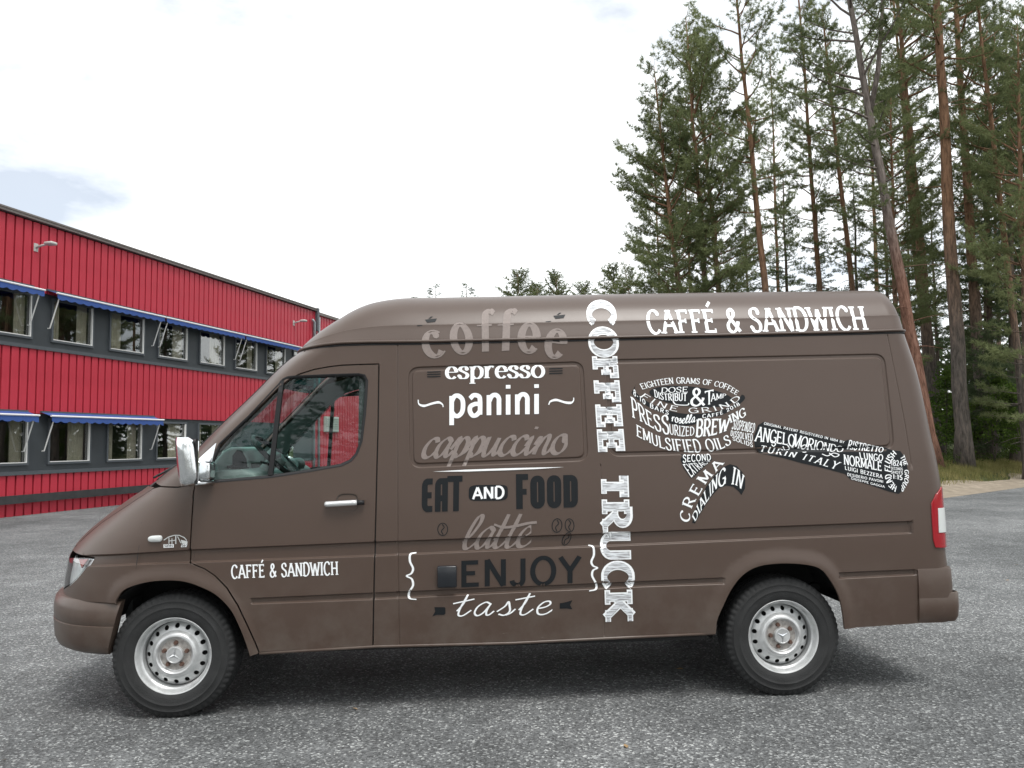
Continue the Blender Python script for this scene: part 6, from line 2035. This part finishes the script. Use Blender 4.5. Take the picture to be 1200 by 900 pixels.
def tree(name, proto, px_lo, px_hi, depth, Hpx, label, grp, rscale=1.0, rz=0.0, H0=22.0, H=None, cw=1.0):
    """px_lo / px_hi: two pixels on the trunk; depth: distance along y, from the verge it stands on"""
    a = ray(*px_lo); b = ray(*px_hi)
    A = np.array([0, 0, EYE]) + a * depth / a[1]; B = np.array([0, 0, EYE]) + b * depth / b[1]
    sl = (B[0] - A[0]) / (B[2] - A[2])
    z0 = float(bank(A[0], depth))
    bx = A[0] - sl * (A[2] - z0)
    z0 = float(bank(bx, depth))
    if H is None:
        c = ray(px_hi[0], Hpx); H = EYE + c[2] * depth / c[1] - z0
    r = empty(name, (bx, depth, z0))
    r.rotation_euler = (0, math.atan(sl), rz)
    r.rotation_mode = 'ZYX'
    r.rotation_euler = (0, math.atan(sl), 0)
    set_props(r, label, 'tree', grp)
    k = H / H0
    t_ = inst('trunk', proto[0], r, rot=(0, 0, rz), scale=(k * rscale, k * rscale, k))
    c_ = inst('crown', proto[1], r, rot=(0, 0, rz), scale=(k * cw, k * cw, k))
    return r
G1 = 'pines and spruces along the forest edge'
SL = 'slender pine with a thin reddish trunk and a sparse crown'
tree('pine_tree', TALL[2], (1130, 545), (1098, 0), 27.0, -190, 'stout pine on the grass verge with grey lower and orange upper trunk', G1, .95, .6)
tree('pine_tree', FORK, (1061, 347), (1000, 0), 26.0, -130, 'forked pine leaning over, red low trunk and grey forked top', G1, 1.05, 2.9)
tree('pine_tree', TALL[0], (897, 347), (862, 0), 29.0, -35, 'pine with an orange trunk and open crown rising clear of the van roof', G1, .85, 1.0)
tree('pine_tree', TALL[1], (962, 342), (936, 20), 34.0, -30, 'slender pine with a thin reddish trunk next to the orange trunked one', G1, .75, 4.0)
tree('pine_tree', TALL[0], (998, 338), (968, 56), 33.0, 5, 'slender pine with a thin reddish trunk just short of the forked pine', G1, .75, 2.2)
tree('pine_tree', FULL[0], (793, 342), (767, 113), 30.0, 76, 'small bushy pine at the outer end of the forest edge', G1, .95, .4, 16)
tree('pine_tree', FULL[1], (830, 342), (812, 120), 30.5, 22, 'bushy pine with foliage down its whole trunk beside the small outer pine', G1, .9, 1.9, 16)
tree('pine_tree', FULL[0], (845, 342), (826, 150), 33.0, 45, 'bushy pine behind the others, its paired trunk showing below', G1, .9, 3.3, 16)
tree('pine_tree', TALL[1], (1066, 200), (1057, 104), 36.0, -40, 'slender pine showing only its upper trunk behind the forked pine', G1, .8, 5.1)
tree('pine_tree', TALL[1], (1200, 497), (1187, 373), 27.5, -60, 'slender pine on the verge on the side of the stout pine away from the van', G1, .8, .2)
tree('pine_tree', TALL[0], (1156, 540), (1148, 420), 31.0, -90, 'straight pine close behind the stout one', G1, 1.1, 4.4)
tree('pine_tree', TALL[2], (1097, 500), (1084, 350), 33.0, -60, 'slender pine standing half hidden behind the tail of the van', G1, .9, 2.5)
SPL = 'dark dense spruce standing among the pines'
for i, (x, d, top, p) in enumerate(((952, 38, 225, 0), (1000, 36, 215, 1), (1035, 40, 195, 0), (915, 42, 205, 1), (1178, 30, 40, 0), (1150, 37, 190, 1), (1215, 33, -20, 1), (1090, 42, 230, 0), (870, 40, 235, 0), (1130, 46, 220, 0), (1060, 48, 220, 1), (1205, 44, 120, 0))):
    tree('spruce_tree', SPR[p], (x + 6, 345), (x, 150), d, top, SPL, G1, 1.0, i * 1.3, 18)
for i, (x, d, top, p) in enumerate(((765, 44, 170, 0), (800, 47, 120, 1), (905, 44, 60, 1), (1020, 52, 70, 2), (1160, 52, 50, 1), (1225, 38, -60, 2))):
    tree('pine_tree', TALL[p], (x + 8, 345), (x, 150), d, top, 'pine deeper in the forest, seen between the trunks in front', 'pines deeper in the forest', .6, i * 2.1)
for x, d, top, p, lb in ((1192, 25.5, 30, 0, 'bushy pine with boughs down to the verge beside the stout pine'), (1042, 30.5, 110, 1, 'bushy pine filling the gap beside the forked pine'), (1155, 34, 60, 1, 'bushy pine right behind the stout pine')):
    tree('pine_tree', FULL[p], (x + 6, 345), (x, 150), d, top, lb, G1, .9, x * .1, 16)
# low pine boughs left of the edge and far tree tops above the van
tree('pine_tree', FULL[1], (738, 345), (735, 325), 40.0, 312, 'low pine top at the forest end, just above the van roof', G1, .8, .8, 16)
tree('pine_tree', RND, (722, 345), (720, 330), 42.0, 318, 'low round pine crown at the very end of the forest edge', G1, .8, 2.8, 16)
FARG = 'distant tree tops above the van roof'
for x, t_, d_, pr, h0, lb in ((512, 334, 110, SPR[0], 18, 'distant small pointed spruce top, one of a pair over the van roof'), (545, 333, 110, SPR[0], 18, 'distant small pointed spruce top, one of a pair over the van roof'), (489, 346, 120, SPR[1], 18, 'tiny far spruce tip barely over the van roof'),
                        (607, 322, 105, RND, 16, 'distant dense round pine top over the van roof'), (655, 325, 110, RND, 16, 'distant loose pine top over the van roof beside the round one'), (632, 337, 115, RND, 16, 'distant low pine top between two taller ones'), (682, 338, 120, RND, 16, 'distant low pine top close to the forest end')):
    tree('spruce_tree' if pr in SPR else 'pine_tree', pr, (x, 360), (x, 336), d_, t_, lb, FARG, 1, x * .3, h0, cw=2.0 if pr in SPR else 1.0)
for i, (x, d, top, p) in enumerate(((1245, 30, -60, 0), (1290, 33, -20, 1), (1330, 29, -90, 0), (1380, 34, -30, 1), (1270, 40, -10, 0), (1430, 31, -40, 1))):
    tree('pine_tree', TALL[p], (x + 6, 345), (x, 150), d, top, 'pine further along the forest edge, past the end of the grass verge', 'pines further along the edge', .8, i * 1.7)
# a wood far behind that reads as one mass
rgf = np.random.default_rng(77)
Cf = []
for a in np.linspace(-.32, 1.15, 150):
    dd = rgf.uniform(112, 150); hh = rgf.uniform(10, 15.5) * dd / 130; rr = rgf.uniform(2.0, 3.2)
    if 0.02 < a: hh *= 1.15
    bx, by = dd * math.sin(a), dd * math.cos(a)
    for t in rgf.uniform(0, 1, 130) ** .8:
        an = rgf.uniform(0, 2 * PI); q = rr * (1 - t) ** .8 * rgf.uniform(.5, 1)
        Cf.append((bx + q * math.cos(an), by + q * math.sin(an), t * hh))
def big_leaves(C, rg_, ln, wd):
    C = np.array(C); n_ = len(C)
    d = rg_.normal(size=(n_, 2, 3)); d[:, :, 2] -= .4; d /= np.linalg.norm(d, axis=2, keepdims=True)
    s = np.cross(d, rg_.normal(size=(n_, 2, 3))); s /= np.linalg.norm(s, axis=2, keepdims=True)
    l = rg_.uniform(*ln, size=(n_, 2, 1)); w = rg_.uniform(*wd, size=(n_, 2, 1))
    return np.stack([C[:, None] - s * w / 2, C[:, None] + s * w / 2, C[:, None] + d * l], 2).reshape(-1, 3)
fo = bpy.data.objects.new('far_wood', tri_mesh('far_wood', big_leaves(Cf, rgf, (.6, 1.3), (.35, .8)), NEEDLE_D)); COL.objects.link(fo)
set_props(fo, 'dark distant wood far behind the yard', 'wood', kind='stuff')
# pines on the other side of the yard, mirrored in paint and glass
for i, (x, y, h) in enumerate(((-26, -16, 19), (-20, -20, 21), (-15, -15, 18), (-10, -19, 20), (-6, -22, 19), (-1, -17, 21), (4, -21, 18), (8, -16, 20), (13, -20, 21), (18, -15, 19), (23, -21, 20), (-22, -25, 20), (-3, -26, 20), (10, -26, 20), (28, -17, 20), (-31, -20, 21))):
    r = empty('pine_tree', (x, y, 0))
    set_props(r, 'pine across the yard, seen only as a reflection in glass and paint', 'tree', 'pines across the yard')
    pr = (TALL + SPR + FULL)[i % 7]
    k = h / {0: 22, 1: 22, 2: 22, 3: 18, 4: 18, 5: 16, 6: 16}[i % 7]
    inst('trunk', pr[0], r, rot=(0, 0, i), scale=(k, k, k)); inst('crown', pr[1], r, rot=(0, 0, i), scale=(k, k, k))

# ------------------------------------------------------------------ undergrowth
def in_front(x, y): return (x - E0[0]) * EN[0] + (y - E0[1]) * EN[1]
def leaf_cloud(C, rg, n, ln, wd):
    d = rg.normal(size=(len(C), n, 3)); d /= np.linalg.norm(d, axis=2, keepdims=True)
    s = np.cross(d, rg.normal(size=(len(C), n, 3))); s /= np.linalg.norm(s, axis=2, keepdims=True)
    l = rg.uniform(*ln, size=(len(C), n, 1)); w = rg.uniform(*wd, size=(len(C), n, 1))
    b = C[:, None, :] + rg.normal(size=(len(C), n, 3)) * .06
    A, B = b - s * w / 2, b + s * w / 2
    Q = np.stack([b, A + d * l * .5, b + d * l, b, b + d * l, B + d * l * .5], 2)
    return Q.reshape(-1, 3)
def sapling(seed, H):
    rg = np.random.default_rng(seed)
    tm = MB(); C = []
    for s in range(rg.integers(2, 4)):
        az = rg.uniform(0, 6.3); lean = rg.uniform(.05, .28)
        pts = [np.array([0, 0, 0.0])]
        for k in range(5): pts.append(pts[-1] + np.array([math.cos(az) * lean, math.sin(az) * lean, 1]) * H / 5 * rg.uniform(.85, 1.05) + rg.normal(size=3) * .04)
        tm.tube(pts, [.022 * H / 3 * (1 - .16 * k) for k in range(6)], 5)
        pts = np.array(pts)
        for b in range(int(13 * H)):
            u = rg.uniform(.25, 1); i = min(4, int(u * 5)); p = pts[i] + (pts[i+1] - pts[i]) * (u * 5 - i)
            a2 = rg.uniform(0, 6.3); l = H * rg.uniform(.10, .26) * (1.25 - u * .8)
            e = p + np.array([math.cos(a2) * l, math.sin(a2) * l, rg.uniform(0, .5) * l])
            tm.tube([p, e], [.008, .003], 4, cap=False)
            for q in range(5): C.append(p + (e - p) * rg.uniform(.35, 1.1) + rg.normal(size=3) * .05)
    V = leaf_cloud(np.array(C), rg, 5, (.07, .13), (.05, .08))
    return make_mesh('stem', tm.v, tm.f, SPRUCE_BARK, True), tri_mesh('foliage', V, LEAF)
SAP = [sapling(51, 3.2), sapling(52, 2.4)]
rr_ = random.Random(17)
sx_ = [(1108, 535, 30, 0), (1146, 536, 31, 1), (1165, 540, 29, 0), (1186, 541, 30, 1), (1200, 545, 28, 0), (1120, 530, 35, 0), (1150, 528, 36, 1), (1178, 528, 35, 0), (1105, 528, 38, 1), (1210, 535, 34, 0), (1135, 526, 40, 0), (1165, 525, 41, 1), (1193, 526, 40, 0)]
for i, (px, py, d, k) in enumerate(sx_):
    a = ray(px, py); x = a[0] * d / a[1]
    r = empty('sapling', (x, d, float(bank(x, d)) - .02), rr_.uniform(0, 6))
    set_props(r, 'leafy green broadleaf sapling under the pines behind the verge', 'shrub', 'saplings under the pines')
    s_ = rr_.uniform(.8, 1.25)
    inst('stem', SAP[k][0], r, scale=(s_, s_, s_)); inst('foliage', SAP[k][1], r, scale=(s_, s_, s_))
# grass of the verge and low growth on the forest floor: masses
rg = np.random.default_rng(5)
def scatter(n, d0, d1, a0, a1):
    d = rg.uniform(d0, d1, n); a = rg.uniform(a0, a1, n)
    x = E0[0] + EN[0] * d + ED[0] * a; y = E0[1] + EN[1] * d + ED[1] * a
    return x, y, bank(x, y) - .03
x, y, z = scatter(26000, 1.1, 4.2, -4, 14)
dn = in_front(x, y)
keep = rg.uniform(0, 1, len(x)) < np.clip((dn - .9) / 1.2, .12, 1)
C = np.stack([x, y, z], 1)[keep]
az = rg.uniform(0, 2 * PI, len(C)); h = rg.uniform(.06, .24, len(C)); ln = rg.uniform(.02, .12, len(C))
tip = C + np.stack([np.cos(az) * ln, np.sin(az) * ln, h], 1); sd = np.stack([-np.sin(az), np.cos(az), 0 * az], 1) * .007
V = np.stack([C - sd, C + sd, tip], 1).reshape(-1, 3)
GRASS = leaf_mat('verge_grass', (.10, .115, .035), (.26, .23, .10), .3, 1.2)
go = bpy.data.objects.new('verge_grass', tri_mesh('verge_grass', V, GRASS)); COL.objects.link(go)
set_props(go, 'short yellowish grass along the sandy verge', 'grass', kind='stuff')
x, y, z = scatter(9000, 2.6, 20, -5, 22)
C = np.stack([x, y, z + rg.uniform(.02, .40, len(x))], 1)
V = leaf_cloud(C, rg, 5, (.05, .10), (.03, .06))
UND = leaf_mat('undergrowth_leaves', (.030, .052, .016), (.085, .115, .035), .35, 1.5)
uo = bpy.data.objects.new('undergrowth', tri_mesh('undergrowth', V, UND)); COL.objects.link(uo)
set_props(uo, 'low leafy undergrowth on the forest floor', 'undergrowth', kind='stuff')

# ------------------------------------------------------------------ loose stones and fallen leaves on the asphalt
n = 5200
x = rg.uniform(-5.5, 6.5, n); y = 1.9 + rg.uniform(0, 1, n) ** 1.4 * 12
r = rg.uniform(.0022, .0058, n) * rg.uniform(.7, 1.25, n)
ax_ = rg.uniform(0, 2 * PI, n)
oct_ = np.array([(1, 0, 0), (0, 1, 0), (-1, 0, 0), (0, -1, 0), (0, 0, .8), (0, 0, -.5)], float)
tri_ = [(0, 1, 4), (1, 2, 4), (2, 3, 4), (3, 0, 4), (1, 0, 5), (2, 1, 5), (3, 2, 5), (0, 3, 5)]
sc_ = np.stack([r * rg.uniform(.7, 1.5, n), r * rg.uniform(.7, 1.3, n), r], 1)
P = oct_[None] * sc_[:, None, :] + rg.normal(size=(n, 6, 3)) * (r * .15)[:, None, None]
ca, sa = np.cos(ax_)[:, None], np.sin(ax_)[:, None]
X = P[:, :, 0] * ca - P[:, :, 1] * sa + x[:, None]; Y = P[:, :, 0] * sa + P[:, :, 1] * ca + y[:, None]; Zz = P[:, :, 2] + (r * .4)[:, None]
V = np.stack([X, Y, Zz], 2)[:, np.array(tri_).ravel(), :].reshape(-1, 3)
STONE = mat('loose_stone', (.30, .30, .29), .85, var=.6, scale=30)
st_o = bpy.data.objects.new('loose_stones', tri_mesh('loose_stones', V, STONE)); COL.objects.link(st_o)
set_props(st_o, 'tiny pale stones scattered over the asphalt', 'stones', kind='stuff')
n = 46
x = rg.uniform(-5, 6, n); y = 2.4 + rg.uniform(0, 1, n) * 9
V = []
for i in range(n):
    a = rg.uniform(0, 6.3); l = rg.uniform(.012, .028); w = l * rg.uniform(.4, .7)
    d = np.array([math.cos(a), math.sin(a), 0]); s = np.array([-math.sin(a), math.cos(a), 0]); o = np.array([x[i], y[i], .006])
    q = [o - d * l, o + s * w + np.array([0, 0, .006]), o + d * l + np.array([0, 0, .004]), o - s * w + np.array([0, 0, .002])]
    V += [q[0], q[1], q[2], q[0], q[2], q[3]]
lf = bpy.data.objects.new('fallen_leaves', tri_mesh('fallen_leaves', np.array(V), mat('dry_leaf', (.30, .20, .10), .8, var=.4, scale=3))); COL.objects.link(lf)
set_props(lf, 'few small dry leaves lying on the asphalt', 'leaves', kind='stuff')
